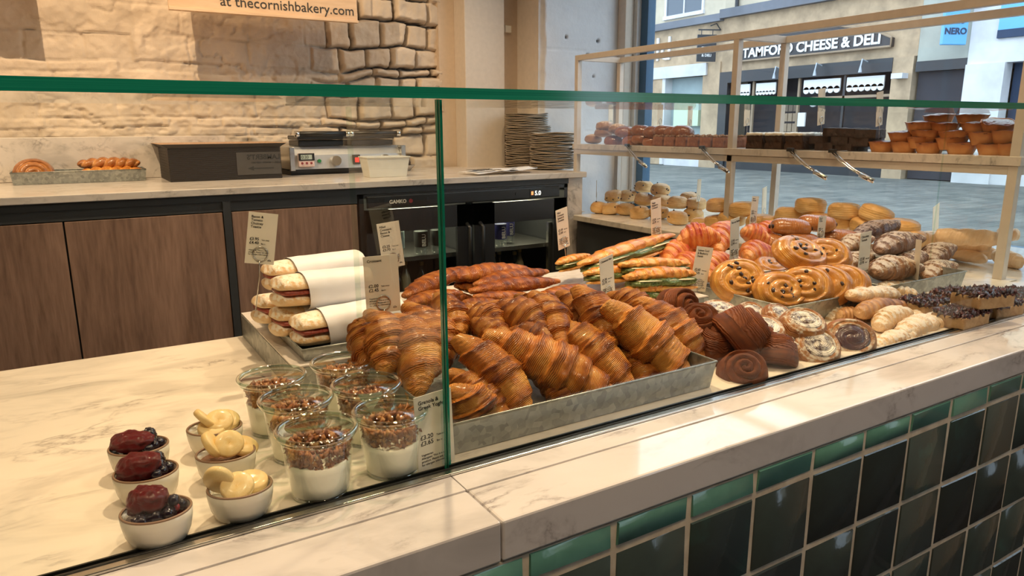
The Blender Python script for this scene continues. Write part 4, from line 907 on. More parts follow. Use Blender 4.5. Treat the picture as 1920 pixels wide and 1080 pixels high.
def bowl(c,rz,lb,grp,fill):
    e=empty('small_bowl',(c[0],c[1],.9502),(0,0,rz),lb,'bowl',grp)
    for nm,me,m in (('bowl_body',BW,M['stoneware']),('brown_rim',BRm,M['plate_rim'])):
        o=bpy.data.objects.new(nm,me); COL.objects.link(o); o.parent=e
        if not me.materials: me.materials.append(m)
    f=MB().lathe([(0,.0265),(.0300,.0265),(.0305,.022),(.0215,.008),(0,.0065)],36,sy=.84).build('fruit_base',fill,e,smooth=True)
    return e
M['syrup']=plain('dark_berry_syrup',(.10,.008,.015),.15,coat=.6); M['brown_syrup']=plain('brown_syrup',(.26,.10,.04),.25)
STR=sphere_mesh('strawberry_body',1,30,.22,2,1,.74,.70); BLU=sphere_mesh('blueberry_body',.0062,10,.04,1); CUR=sphere_mesh('currant_body',.0046,8,.05,1); BKB=sphere_mesh('blackberry_body',.009,16,.30,5)
for i,(c,rz,lb) in enumerate([((0.0339,0.7668,0.9500),.30,'nearest the glass'),((0.0327,0.8673,0.9500),.30,'in the middle of its row'),((0.0314,0.9474,0.9500),.30,'farthest from the glass')]):
    bowl(c,rz-.6,'small cream bowl of dark red berries '+lb,'berry bowls',M['syrup'])
    X,Y=c[0],c[1]; up_=Vector((X,Y,.9502))
    put('strawberry',STR,M['red_fruit'],(X-.007,Y+.004,.9502+.040+(.004 if i==0 else 0)),(10,-22 if i<2 else -6,-30),(.021 if i<1 else .026,.021,.024 if i<2 else .019),'large shiny red strawberry on the berry bowl '+lb,'fruit')
    rng=random.Random(i+3)
    for k in range(3): put('blueberry',BLU,M['blueberry'],(X+.010+.007*k,Y-.012+.007*k,.9502+.033+(.010 if k==1 and i==0 else 0)),(0,0,0),1,'small dark blueberries in the berry bowl '+lb,'fruit','blueberries in the berry bowl '+lb)
    for k in range(3): put('red_currant',CUR,M['currant'],(X+.018+.004*k,Y+.004*k-.002,.9502+.033-.002*k),(0,0,0),1,'tiny bright red currants in the berry bowl '+lb,'fruit','red currants in the berry bowl '+lb)
    for k in range(2 if i else 3): put('blackberry',BKB,M['blueberry'],(X-.016+.013*k,Y-.013+.004*k,.9502+.030) if i==0 else (X+.014,Y+.004+.009*k,.9502+.035+.006*k),(0,0,k),1,'knobbly near black blackberries in the berry bowl '+lb,'fruit','blackberries in the berry bowl '+lb)
def ban_mesh():
    me=MB().lathe([(0,-.0042),(.0155,-.0044),(.0172,-.003),(.0176,0),(.0172,.003),(.0155,.0044),(.006,.0046),(0,.0040)],36,sx=1.0,sy=.92).mesh('banana_disc')
    co=np.array([v.co[:] for v in me.vertices]); r_=np.hypot(co[:,0],co[:,1])/.0176
    cr=np.clip(.9-r_*2.6,0,1)*.9+np.clip(np.cos(np.arctan2(co[:,1],co[:,0])*3),0,1)*np.clip(1-np.abs(r_-.35)/.2,0,1)*.35
    at=me.attributes.new('crest','FLOAT','POINT'); at.data.foreach_set('value',cr.astype(np.float32)); me.uv_layers.new(name='UVMap'); me.polygons.foreach_set('use_smooth',[True]*len(me.polygons)); return me
BN=ban_mesh()
bs=[[(-.020,.004,.050,(0,72,60)),(-.004,-.008,.043,(38,-8,0)),(.014,.006,.038,(18,6,0))],
    [(-.014,.000,.052,(30,55,20)),(.004,-.003,.050,(55,0,10)),(.022,.004,.040,(20,20,0))],
    [(-.010,.004,.050,(20,48,30)),(.006,-.002,.046,(40,0,0)),(.016,.008,.042,(30,10,0)),(-.004,-.006,.040,(24,0,0))]]
ptx=[['standing upright at the left','resting flat at the front','lying low at the right'],['leaning at the left','facing forward in the middle','lying low at the right'],['leaning on top at the left','facing forward','at the right','low at the front']]
for i,(c,rz,lb) in enumerate([((0.1180,0.7730,0.9500),.30,'nearest the glass'),((0.1204,0.8707,0.9500),.30,'in the middle of its row'),((0.1221,0.9587,0.9500),.30,'farthest from the glass')]):
    bowl(c,rz-.6,'small cream bowl of banana slices '+lb,'banana bowls',M['brown_syrup'] if i==1 else M['yoghurt'])
    for k,(dx,dy,dz,rot) in enumerate(bs[i]): put('banana_slice',BN,M['banana'],(c[0]+dx,c[1]+dy,.9502+dz-.004),rot,1.02,'banana slice '+ptx[i][k]+' in the bowl '+('in mid row' if 'middle' in lb else lb),'fruit')
# ================= BACK COUNTER THINGS =================
ZC=1.1453
t0=tray(-.215,.285,3.58,3.77,ZC,.050,'galvanised tray with twisted pastries at the left end of the back worktop')
SW2=swirl_mesh('swirl_body',.075,.04,3,9)
put('bun_swirl',SW2,plain('x',(.4,.2,.1)) if False else M['choc_roll'],(-.140,3.69,ZC+.035),(78,0,12),.98,'large glossy round swirl standing at the left of the back tray','pastry')
BTW=[twist_mesh('twist_body',.25,.026,3.0,s) for s in (1,2,3)]
for i,(c,rz,lb) in enumerate([((.155,3.66,ZC+.030),3,'long baked twist at the bottom front of the back tray'),((.16,3.73,ZC+.030),-2,'long baked twist at the bottom rear of the back tray'),((.15,3.70,ZC+.068),2,'long dark baked twist on top of the other two in the back tray')]):
    put('long_twist',BTW[i],M['croissant_pale'] if i<2 else M['choc_roll'],(c[0],c[1],c[2]+.006),(0,0,rz),(1,1.25,1.25),lb,'pastry','long twists in the back tray')
# stack of black catering trays with a brown liner
st_=empty('card_tray_stack',(.595,3.40,ZC),label='tall stack of thin black card trays with brown insides by the grill',cat='tray stack')
mb=MB()
for k in range(34): mb.box(-.235-.0006*(k%3),.235+.0012*(k%2),-.0-.001*(k%2),.36,.0042*k,.0042*k+.0034)
M['black_card']=plain('black_card',(.030,.024,.021),.5); mb.build('tray_layers',M['black_card'],st_)
mb=MB(); v=mb.v; zt=.0042*34
mb.v+=[(-.236,-.001,zt),(.236,-.001,zt),(.236,.36,zt),(-.236,.36,zt),(-.262,-.012,zt+.016),(.262,-.012,zt+.016),(.262,.375,zt+.016),(-.262,.375,zt+.016)]
mb.v+=[(-.235,.001,zt+.0012),(.235,.001,zt+.0012),(.235,.359,zt+.0012),(-.235,.359,zt+.0012),(-.2605,-.011,zt+.0172),(.2605,-.011,zt+.0172),(.2605,.374,zt+.0172),(-.2605,.374,zt+.0172)]
for i in range(4): j=(i+1)%4; mb.f.append((i,j,4+j,4+i)); mb.mi.append(0); mb.f.append((8+i,12+i,12+j,8+j)); mb.mi.append(1); mb.f.append((4+i,4+j,12+j,12+i)); mb.mi.append(1)
mb.f+=[(3,2,1,0),(8,9,10,11)]; mb.mi+=[0,1]
mb.build('top_tray',[M['black_card'],wood('brown_card',(.36,.22,.13),(.46,.30,.19),(9,1,1))],st_)
MB().box(.04,.232,-.0025,-.0015,.02,.12).build('printed_label',plain('dark_grey_print',(.07,.065,.06),.4),st_)
o=text('reversed_lettering',"LAMBERT'S",.030,M['ink'],st_,(.230,-.0032,.088),scale=(-1,1,1),bold=.001)
o=text('reversed_small_lettering','LABEL - 1 MONTH - KEEP DRY',.0095,M['ink'],st_,(.230,-.0032,.070),scale=(-1,1,1),bold=.0003)
MB().box(.11,.20,-.0034,-.0028,.045,.050).build('arrow_shaft',M['ink'],st_)
mb=MB(); mb.v+=[(.085,-.0031,.0475),(.112,-.0031,.037),(.112,-.0031,.058),(.085,-.0029,.0475),(.112,-.0029,.037),(.112,-.0029,.058)]; mb.f+=[(0,1,2),(5,4,3),(0,3,4,1),(1,4,5,2),(2,5,3,0)]; mb.mi+=[0]*5; mb.build('arrow_head',M['ink'],st_)
# contact grill
g=empty('contact_grill',(1.205,3.55,ZC),label='double contact grill with steel control front and black ribbed top plates',cat='grill')
gw=.30
MB().box(-gw,gw,0,.20,.012,.028).box(-gw+.01,gw-.01,.02,.20,.0,.012).build('base',M['black'],g)
mb=MB(); mb.v+=[(x,y,z) for x in (-gw+.025,gw-.025) for (y,z) in ((-.012,.028),(.004,.095),(.03,.135),(.20,.135),(.20,.028))]
for i in range(5): j=(i+1)%5; mb.f.append((i,5+i,5+j,j)); mb.mi.append(0)
mb.f+=[(0,1,2,3,4),(9,8,7,6,5)]; mb.mi+=[0,0]; mb.build('control_front',plain('pale_steel',(.50,.51,.52),.35,.5),g)
MB().box(-gw,-gw+.024,-.018,.2,.022,.135).box(gw-.024,gw,-.018,.2,.022,.135).build('end_cheek',M['steel'],g,bev=.002)
MB().box(-.245,-.02,.02,.2,.137,.165).box(.02,.245,.02,.2,.137,.165).build('lower_plate',M['black'],g,bev=.004)
for sx in (-1,1):
    MB().box(sx*.135-.115,sx*.135+.115,.01,.2,.168,.188).build('upper_plate',M['black'],g,bev=.005)
    h=MB().cyl((sx*.135-.125,-.02,.196),(sx*.135+.125,-.02,.196),.013,n=16).build('handle',M['black'],g,smooth=True)
    MB().cyl((sx*.135+.115,-.02,.196),(sx*.135+.135,-.02,.196),.015,n=16).cyl((sx*.135-.135,-.02,.196),(sx*.135-.115,-.02,.196),.015,n=16).build('handle_end',M['chrome'],h,smooth=True)
tm=MB().box(-.262,-.185,-.030,-.006,.040,.105).build('timer',plain('pale_pink_plastic',(.72,.55,.52),.4),g,bev=.004)
MB().box(-.262,-.185,-.0325,-.029,.070,.105).build('timer_top',M['black'],tm,bev=.001)
MB().box(-.252,-.198,-.0345,-.032,.076,.098).build('timer_screen',plain('grey_green_lcd',(.42,.50,.44),.3),tm)
text('timer_digits','0:30',.021,M['ink'],tm,(-.250,-.0352,.080))
for k in range(3): MB().cyl((-.246+.022*k,-.034,.058),(-.246+.022*k,-.03,.058),.0055,n=14).build('timer_button',plain('dark_red_button',(.25,.03,.04),.4),tm)
MB().cyl((-.155,-.012,.066),(-.155,0,.066),.009,n=16).build('green_lamp',plain('green_lamp',(.03,.22,.08),.2),g)
for kx in (-.075,.185): MB().cyl((kx,-.032,.066),(kx,0,.066),.024,.026,n=24).build('knob',M['chrome'],g,smooth=False)
sw=MB().box(.015,.052,-.016,0,.045,.092).build('power_switch',M['black'],g,bev=.002)
em=NT('lit_red_switch'); em.set(base=(.8,.02,.02),ecol=(1,.05,.03),estr=.8); MB().box(.024,.044,-.019,-.015,.055,.078).build('switch_rocker',em.m,sw)
# plastic tub
tb=empty('plastic_tub',(1.262,3.22,ZC),(0,0,R(-4)),'milky white plastic food tub on the worktop before the grill','tub')
mb=MB(); V=[]
for (hx,hy,z) in ((.088,.055,0),(.102,.066,.088),(.106,.07,.088),(.106,.07,.094),(.099,.063,.094),(.086,.053,.003)): V+= [(-hx,-hy,z),(hx,-hy,z),(hx,hy,z),(-hx,hy,z)]
mb.v=V
for k in range(5):
    for i in range(4): j=(i+1)%4; mb.f.append((k*4+i,k*4+j,k*4+4+j,k*4+4+i)); mb.mi.append(0)
mb.f+=[(3,2,1,0),(20,21,22,23)]; mb.mi+=[0,0]; mb.build('tub_body',M['white_plastic'],tb,bev=.002)
# plates
def plate_mesh(seed):
    wav=lambda a,r: (r/.125)**2*.0028*math.sin(3*a+seed)+(r/.125)**2*.0016*math.sin(5*a+seed*2)
    me=MB().lathe([(0,.001),(.07,.001),(.10,.004),(.1215,.0085),(.1245,.0095),(.125,.0105),(.1235,.0115),(.12,.0115),(.098,.0070),(.07,.004),(0,.004)],40,wav=wav).mesh('glazed_plate')
    me.materials.append(M['plate']); me.materials.append(M['plate_edge']); mi=[0]*len(me.polygons)
    for i in range(40*3,40*6): 
        if i<len(mi): mi[i]=1
    me.polygons.foreach_set('material_index',mi); me.polygons.foreach_set('use_smooth',[True]*len(me.polygons)); return me
PL=[plate_mesh(s) for s in (0,1.3,2.9,4.2)]; rng=random.Random(7)
for (c,n,lab,grp) in (((2.2464,3.2579,1.1450),20,'cream wavy rimmed plate in the shortest stack at the worktop end','plates in the right hand stack'),((2.2644,3.6518,1.1450),31,'cream wavy rimmed plate in the tallest, middle stack','plates in the tallest stack'),((2.2831,4.1222,1.1450),24,'cream wavy rimmed plate in the rearmost left stack','plates in the left rear stack')):
    for k in range(n):
        o=bpy.data.objects.new('plate',PL[rng.randrange(4)]); COL.objects.link(o); o.location=(c[0]+rng.uniform(-.003,.003),min(c[1],3.55)+rng.uniform(-.003,.003),ZC+.0001+.0096*k); o.rotation_euler=(0,0,rng.uniform(0,6.28)); tag(o,lab,'plate',grp)
# folded napkins, dark patterned
np_=empty('napkin_bundle',(1.80,3.10,ZC),(0,0,R(8)),'folded white cloth printed with black patches before the plates','cloth')
u=np.linspace(0,1,26)[:,None]; v=np.linspace(0,1,16)[None,:]
for k,(ox,oy,oz,w_,d_) in enumerate(((-.17,-.07,.004,.30,.15),(-.03,-.09,.012,.24,.13))):
    z=oz+.006*fbm(u*4+k,v*3,0*u*v,k,3)+.010*np.clip(u-.6,0,1)*(k==1); P=np.stack([ox+u*w_+0*v,oy+v*d_+.02*u,z+.006],-1); me=grid('cloth_fold',P); o=link('cloth_fold',me,M['paper'],np_)
    s=o.modifiers.new('thickness','SOLIDIFY'); s.thickness=.004
for i in range(4):
    for j in range(2): MB().box(-.155+i*.066,-.105+i*.066,-.045+j*.05,-.010+j*.05,.0215,.0225).build('printed_patch',M['ink'],np_,rot=(0,0,0))
ob=empty('serving_dish',(1.47,3.62,ZC),label='low oval dish of dark dried bits at the back of the worktop',cat='dish')
MB().lathe([(0,0),(.09,.0),(.12,.03),(.116,.03),(.088,.004),(0,.004)],32,sy=.7).build('dish_body',M['plate_edge'],ob,smooth=True)
o=link('dark_bits',chunks_mesh('dark_bits',lambda g:(g.uniform(-.09,.09),g.uniform(-.05,.05),.012+g.uniform(0,.045)),180,.011,4),M['raisin'],ob); o['kind']='stuff'
# hanging sign
s_2=empty('hanging_menu_sign',(-.36,3.60,1.93),(0,0,0),'pale timber hanging sign board just above the frame, casting the left shadow','sign')
MB().box(-.36,.30,-.022,.0,.0,.26).build('board',M['sign_wood'],s_2,bev=.002)
for sx in (-.25,.2): MB().cyl((sx,-.01,.26),(sx,-.01,1.26),.003,n=8).build('hanging_rod',M['black'],s_2)
sg=empty('web_address_sign',(.87,3.60,1.885),(0,0,0),'pale timber hanging sign board with the web address, at the top edge','sign')
SL=.425
MB().box(-SL,SL,-.022,.0,.0,.26).build('board',M['sign_wood'],sg,bev=.002)
MB().box(-SL,SL,-.034,.0,-.012,.0).build('lower_lip',M['sign_wood'],sg,bev=.001)
text('web_address_lettering','     at thecornishbakery.com',.062,M['ink'],sg,(-.30,-.0235,.022),thick=.0003)
for sx in (-.3,.3): MB().cyl((sx,-.01,.26),(sx,-.01,1.30),.003,n=8).build('hanging_rod',M['black'],sg)

# ================= WINDOW LEDGE AND RACK =================
tag(MB().box(2.168,2.94,.757,2.955,.902,.93).build('window_ledge',M['deck'],bev=.003),'marble window ledge under the white rack, beside the shop window','ledge')
tag(MB().box(2.19,2.90,.758,2.95,0,.9015).build('window_cupboard',M['charcoal']),'dark cupboard front under the marble window ledge','cabinet')
RX0,RX1=2.25,2.525; RY=(3.045,2.01,.985); ZT=1.722; b=.026
rk=empty('display_rack',(2.39,2.0,.9302),label='cream metal display rack with a marble shelf in front of the window',cat='rack')
def W(x0,x1,y0,y1,z0,z1,nm,m=M['white_metal']): return MB().box(x0-2.39,x1-2.39,y0-2.0,y1-2.0,z0-.9302,z1-.9302).build(nm,m,rk,bev=.001)
for y in RY:
    for x in (RX0,RX1): W(x,x+b,y,y+b,.934,ZT-b,'post'); W(x-.02,x+b+.02,y-.02,y+b+.02,.9303,.934,'foot_plate')
for x in (RX0,RX1): W(x,x+b,RY[2],RY[0]+b,ZT-b,ZT,'top_rail'); W(x,x+b,RY[2]+b,RY[0],1.232,1.257,'shelf_rail')
for y in RY: W(RX0+b,RX1,y,y+b,ZT-b,ZT,'top_cross_bar'); W(RX0+b,RX1,y,y+b,1.232,1.257,'shelf_cross_bar')
W(RX0-.004,RX1+b+.004,RY[2]-.006,RY[0]+b+.006,1.2575,1.283,'marble_shelf',M['back_marble'])
ZS=1.2835
# rolls and buns on the rack
BG=[pot_mesh('roll_body',.052,.048,s,.4,2.6,.06) for s in (1,2,3)]; BU=[roll_mesh('bun_body',.11,.042,.034,s,2.4,.08) for s in (4,5,6)]
for i,(c,lb) in enumerate([((2.3300,3.0118,1.3093),'floury brown roll at the bottom left end of the rack shelf'),((2.3300,2.9293,1.3420),'floury brown roll in the middle of the little pile at the rack left end'),((2.3300,2.9176,1.3737),'floury brown roll on top at the left end of the rack'),((2.3300,2.8165,1.3604),'floury brown roll sliding off the pile behind its card')]):
    put('floury_roll',BG[i%3],M['bagel'],lo(c,.024),(4*i-5,6,40*i),.92,lb,'bread roll','floury rolls on the rack')
for i,(c,rz,lb) in enumerate([((2.3300,2.8385,1.2956),-50,'shiny brown bun, leftmost of the bottom row on the rack'),((2.3300,2.7018,1.2950),-50,'shiny brown bun at the shelf edge, before the first tongs'),((2.3300,2.6336,1.3085),-60,'shiny brown bun behind the first tongs'),((2.3300,2.7591,1.3401),-40,'shiny brown bun, upper layer, leftmost'),((2.3300,2.6431,1.3455),-62,'biggest shiny brown bun in the upper layer'),((2.3300,2.5542,1.3385),-60,'shiny brown bun, upper layer, below the second card'),((2.3300,2.4836,1.3436),-60,'shiny brown bun, upper layer, third from the right end'),((2.3300,2.4150,1.3392),-62,'shiny brown bun, upper layer, second from the right end'),((2.3300,2.3687,1.3418),-65,'darkest shiny bun at the right end of the pile, under the third card'),((2.3300,2.5553,1.2949),-50,'shiny brown bun bottom row, beside the small square cakes')]):
    put('shiny_bun',BU[i%3],M['bun_brown'],c,(8,5,rz),.95,lb,'bun','shiny brown buns on the rack')
SQ=slab_mesh('cake_body',.062,.062,.042,3,.0015,14,.0015,.006); CRm=chunks_mesh('nut_crumble',lambda g:(g.uniform(-.028,.028),g.uniform(-.028,.028),.042+g.uniform(0,.005)),90,.0042,5)
k=0
for row in range(3):
    for col in range(6):
        k+=1; x=2.275+.03+row*.075; y=2.47-col*.072-.0*row
        put('square_cake',SQ,M['almond_cake'],(x,y,ZS),(0,0,0),1,'small square nut topped cake at the shelf edge' if row==0 else 'small square nut topped cake standing behind the edge row','cake','square nut cakes at the shelf edge' if row==0 else 'square nut cakes in the rear rows',[('nut_crumble',CRm,M['crumb'],(0,0,0),(0,0,0),1)])
CK=slab_mesh('sponge_body',.10,.075,.052,7,.004,18,.002,.004); FR=slab_mesh('frosting',.104,.079,.010,8,.0025,16,.003,.004)
for i,(y,x,zz,lb) in enumerate([(1.935,2.335,0,'dark carrot cake slice with white frosting, first right of the middle post'),(1.845,2.335,0,'dark carrot cake slice with white frosting, second from the post'),(1.755,2.335,0,'dark carrot cake slice, third along, beside the brownies'),(1.94,2.445,0,'carrot cake slice in the rear row, left'),(1.85,2.445,0,'carrot cake slice in the rear row, middle'),(1.76,2.445,0,'carrot cake slice in the rear row, right')]):
    put('carrot_cake',CK,M['cake'],(x,y,ZS),(0,0,0),1,lb,'cake','frosted carrot cakes',[('frosting',FR,M['frosting'],(0,0,.0505),(0,0,0),1)])
BR=slab_mesh('brownie_body',.085,.07,.030,9,.0025,14,.003,.003)
for i,(c,rz,lb) in enumerate([((2.3500,1.6474,1.2958),4,'chocolate brownie at the shelf edge, left of the bottom layer'),((2.3500,1.5631,1.2938),-6,'chocolate brownie at the shelf edge, right of the bottom layer'),((2.3500,1.6739,1.3200),8,'chocolate brownie in the middle layer, left'),((2.3500,1.5822,1.3174),-4,'chocolate brownie in the middle layer, centre'),((2.3500,1.5132,1.3147),3,'chocolate brownie in the middle layer, right, by the tarts'),((2.3500,1.6271,1.3467),20,'chocolate brownie on top, left, with a pale cut face'),((2.3500,1.5565,1.3451),-5,'chocolate brownie on top, middle'),((2.3500,1.4967,1.3418),10,'chocolate brownie on top, right')]):
    put('brownie',BR,M['brownie'],lo(c,.0148),(0,0,rz),1,lb,'brownie','chocolate brownies')
def tart_mesh():
    n=48; prof=[(0,.0),(.030,.0),(.033,.002),(.040,.022),(.0455,.036),(.0475,.037),(.0455,.0365),(.040,.030),(0,.030)]; mb=MB().lathe(prof,n)
    v=[]
    for i,(x,y,z) in enumerate(mb.v):
        a=math.atan2(y,x); k=1+.030*math.cos(10*a)*min(1,z/.02) if math.hypot(x,y)>.02 else 1; v.append((x*k,y*k,z+.0012*math.cos(7*a)*(z>.03)))
    mb.v=v; me=mb.mesh('pastry_case'); at=me.attributes.new('crest','FLOAT','POINT'); at.data.foreach_set('value',[min(1,max(0,(q[2]-.015)/.03)) for q in v]); me.uv_layers.new(name='UVMap'); me.polygons.foreach_set('use_smooth',[True]*len(me.polygons)); return me
TM=tart_mesh(); TFm=pot_mesh('fruit_filling',.0415,.012,4,.6,2.4,.2)
tl=[(1655,277,0,'first of the bottom row beside the brownies'),(1697,277,0,'second of the bottom row'),(1743,279,0,'third of the bottom row'),(1802,280,0,'fourth of the bottom row'),(1862,283,0,'fifth of the bottom row'),(1898,282,0,'last of the bottom row at the rack end'),
(1694,259,1,'leftmost of the second layer'),(1736,257,1,'second of the second layer'),(1790,260,1,'third of the second layer'),(1846,262,1,'fourth of the second layer'),(1888,258,1,'last of the second layer'),
(1727,242,2,'leftmost of the third layer'),(1770,243,2,'second of the third layer'),(1832,243,2,'third of the third layer'),(1870,240,2,'tilted at the right of the third layer'),
(1761,227,3,'topmost on the left peak'),(1822,229,3,'topmost on the right peak'),
(1720,268,0,'behind the bottom row, left'),(1780,270,0,'behind the bottom row, right')]
tl=[(1655,277,(2.3400,1.4412,1.2966),tl[0][3]),(1697,277,(2.3400,1.3645,1.2982),tl[1][3]),(1743,279,(2.3400,1.2846,1.2966),tl[2][3]),(1802,280,(2.3400,1.1888,1.2972),tl[3][3]),(1862,283,(2.3400,1.0977,1.2946),tl[4][3]),(1898,282,(2.3400,1.0465,1.2974),tl[5][3]),
(0,0,(2.3400,1.3735,1.3289),tl[6][3]),(0,0,(2.3400,1.3009,1.3330),tl[7][3]),(0,0,(2.3400,1.2120,1.3306),tl[8][3]),(0,0,(2.3400,1.1257,1.3283),tl[9][3]),(0,0,(2.3400,1.0655,1.3336),tl[10][3]),
(0,0,(2.3410,1.3200,1.3595),tl[11][3]),(0,0,(2.3637,1.2600,1.3561),tl[12][3]),(0,0,(2.3597,1.1600,1.3562),tl[13][3]),(0,0,(2.3510,1.1000,1.3609),tl[14][3]),(0,0,(2.4042,1.3000,1.3827),tl[15][3]),(0,0,(2.4030,1.2000,1.3802),tl[16][3]),(0,0,(2.3400,1.3122,1.3144),tl[17][3]),(0,0,(2.3400,1.2177,1.3127),tl[18][3])]
for i,(_,_,c,lb) in enumerate(tl):
    put('fruit_tart',TM,M['tart'],(min(max(c[0],2.28),2.49),c[1],c[2]-.0175),(random.Random(i).uniform(-5,5) if i>5 else 0,(14 if i==14 else 0),i*40),1.0,'small pastry tart, '+lb,'tart','small tarts on the rack',[('fruit_filling',TFm,M['tart_fill'],(0,0,.028),(0,0,0),1)])
# tongs gripping the shelf edge
def tongs(y,lb):
    e=empty('serving_tongs',(2.242,y,1.2835),label=lb,cat='tongs',group='steel tongs on the shelf edge')
    mb=MB(); mb.box(-.012,.13,-.010,.010,.0012,.0030); mb.cyl((.13,0,.0021),(.175,0,.0021),.017,.017,n=16) if False else None
    mb.v+=[]
    mb.build('upper_arm',M['chrome'],e,bev=.0006)
    MB().lathe([(0,0),(.020,0),(.022,.004),(.020,.0045),(0,.0015)],20,c=(.145,0,.0012),sx=1.4).build('upper_paddle',M['chrome'],e,smooth=True)
    MB().box(-.022,-.008,-.012,.012,-.004,.008).build('hinge',M['black'],e,bev=.001)
    pts=[(-.016,0,0),(-.034,-.05,-.028),(-.044,-.10,-.054),(-.050,-.14,-.070)]
    MB().tube([(p[0],p[1]-.006,p[2]) for p in pts],.0028,6).tube([(p[0],p[1]+.006,p[2]) for p in pts],.0028,6).build('lower_arm',M['chrome'],e,smooth=True)
    MB().cyl((-.050,-.135,-.070),(-.056,-.185,-.088),.010,.007,n=12).build('lower_paddle',M['chrome'],e,smooth=True)
tongs(2.62,'steel tongs under the floury rolls, farthest from the viewer'); tongs(2.15,'steel tongs just left of the middle rack post'); tongs(1.72,'steel tongs beneath the carrot cakes'); tongs(1.55,'steel tongs nearest the small tarts')
# scones and biscuits on the ledge
SC=[pot_mesh('scone_body',.045,.050,s,.35,3.4,.07) for s in (1,2,3,4)]; BSm=[pot_mesh('biscuit_body',.050,.052,s,.3,3.6,.05,taper=.02) for s in (5,6,7)]
sc_=[((2.3232,2.9415,0.9540),'leftmost of the bottom row'),((2.3472,2.8664,0.9540),'second of the bottom row'),((2.3928,2.8072,0.9540),'third of the bottom row'),((2.3614,2.6620,0.9540),'fourth of the bottom row, by the raspberry card'),((2.3515,2.3989,0.9560),'large, nearest the viewer right of the raspberry card'),((2.4975,2.4429,0.9540),'bottom row, right of the large near one'),((2.4372,2.6117,0.9540),'bottom row hidden behind the raspberry card'),
((2.4614,2.9863,1.0040),'leftmost of the second layer'),((2.5200,2.9467,1.0040),'second of the second layer'),((2.4734,2.7716,1.0040),'third of the second layer'),((2.4944,2.6611,1.0040),'fourth of the second layer, behind the card'),((2.4611,2.5153,1.0080),'big one on the second layer right of the card'),((2.5273,2.4585,1.0040),'second layer, right end, by the blank card'),
((2.5728,2.8823,1.0540),'topmost, left'),((2.5325,2.7129,1.0540),'topmost, right, studded with fruit'),((2.5679,2.5458,1.0200),'upper rear, just behind the big one')]
for i,(c,lb) in enumerate(sc_):
    rng=random.Random(i); kids=[('raisin',RA,M['raisin'],(.042*math.cos(a)*q,.042*math.sin(a)*q,z_),(0,a,0),.0042) for a,q,z_ in [(rng.uniform(3.2,6.0),1.04,rng.uniform(.012,.035)) for _ in range(4)]+[(rng.uniform(0,6.2),.5,.053)]]
    put('fruit_scone',SC[i%4],M['scone'],lo(c,.025),(rng.uniform(-8,8),rng.uniform(-8,8),i*50),1.14,'fruit scone, '+lb,'scone','fruit scones on the window ledge',kids)
bs_=[((2.3000,2.1906,0.9514),'at the front, right of the fruit scones'),((2.3000,2.1075,0.9721),'below the tall one left of the rack post'),((2.3000,2.1014,1.0445),'tall one on top left of the middle rack post'),((2.3000,1.9795,1.0381),'just right of the middle rack post'),((2.3000,2.0341,0.9934),'behind the middle rack post'),((2.3000,1.8906,0.9959),'low under the leaning blank card'),((2.3000,1.8217,0.9952),'lowest, behind the chocolate rolls'),
((2.3000,1.6708,1.0791),'on top above the glossy chocolate roll'),((2.3000,1.5322,1.0730),'smooth oval one on the right top layer'),((2.3000,1.4231,1.0745),'tilted one at the right top of the heap'),((2.3000,1.5550,1.0328),'under the smooth oval one'),((2.3000,1.4435,1.0323),'under the tilted one'),((2.3000,1.3225,1.0373),'rightmost, beside the blank card'),((2.3000,1.6411,1.0292),'behind the chocolate rolls, lower layer'),((2.3000,1.3012,1.0083),'lowest at the right, behind the dusted pastries'),((2.3000,1.7572,1.0370),'behind the glossy chocolate roll, left')]
for i,(c,lb) in enumerate(bs_):
    put('plain_biscuit',BSm[i%3],M['roll'],lo(c,.026),(10 if i in (9,) else 0,(-14 if i==9 else 4),i*50),1.1,'plain golden scone, '+lb,'scone','plain scones on the window ledge')
BGm=[roll_mesh('twist_body',.21,.028,.026,s,3.2,.16,ridge=.18,rn=4,twist=1.0) for s in (1,2,3)]
for i,(A,B,lb) in enumerate([((2.5013,1.3782,0.9550),(2.4229,1.1105,0.9550),'bottom layer, left of the end post'),((2.4505,1.3054,0.9550),(2.5747,1.1507,0.9550),'bottom layer, rear'),((2.4369,1.3153,0.9950),(2.4584,1.1171,0.9950),'second layer, browner'),((2.4800,1.3640,1.0000),(2.4685,1.1623,1.0000),'second layer, pale'),((2.2868,1.2080,1.0350),(2.3690,1.0502,1.0350),'topmost, along the pile'),((2.5206,1.1381,0.9550),(2.4733,1.0350,0.9550),'bottom, right of the end post'),((2.5556,1.1536,1.0200),(2.5930,1.1013,1.0200),'top, right of the end post'),((2.3564,1.3503,0.9900),(2.4325,1.2521,1.0000),'left end, behind the blank card')]):
    between('pale_twist',BGm[i%3],.21,M['baguette'],A,B,i*60,1.0,'long pale baked twist, '+lb,'pastry','long pale twists on the window ledge')

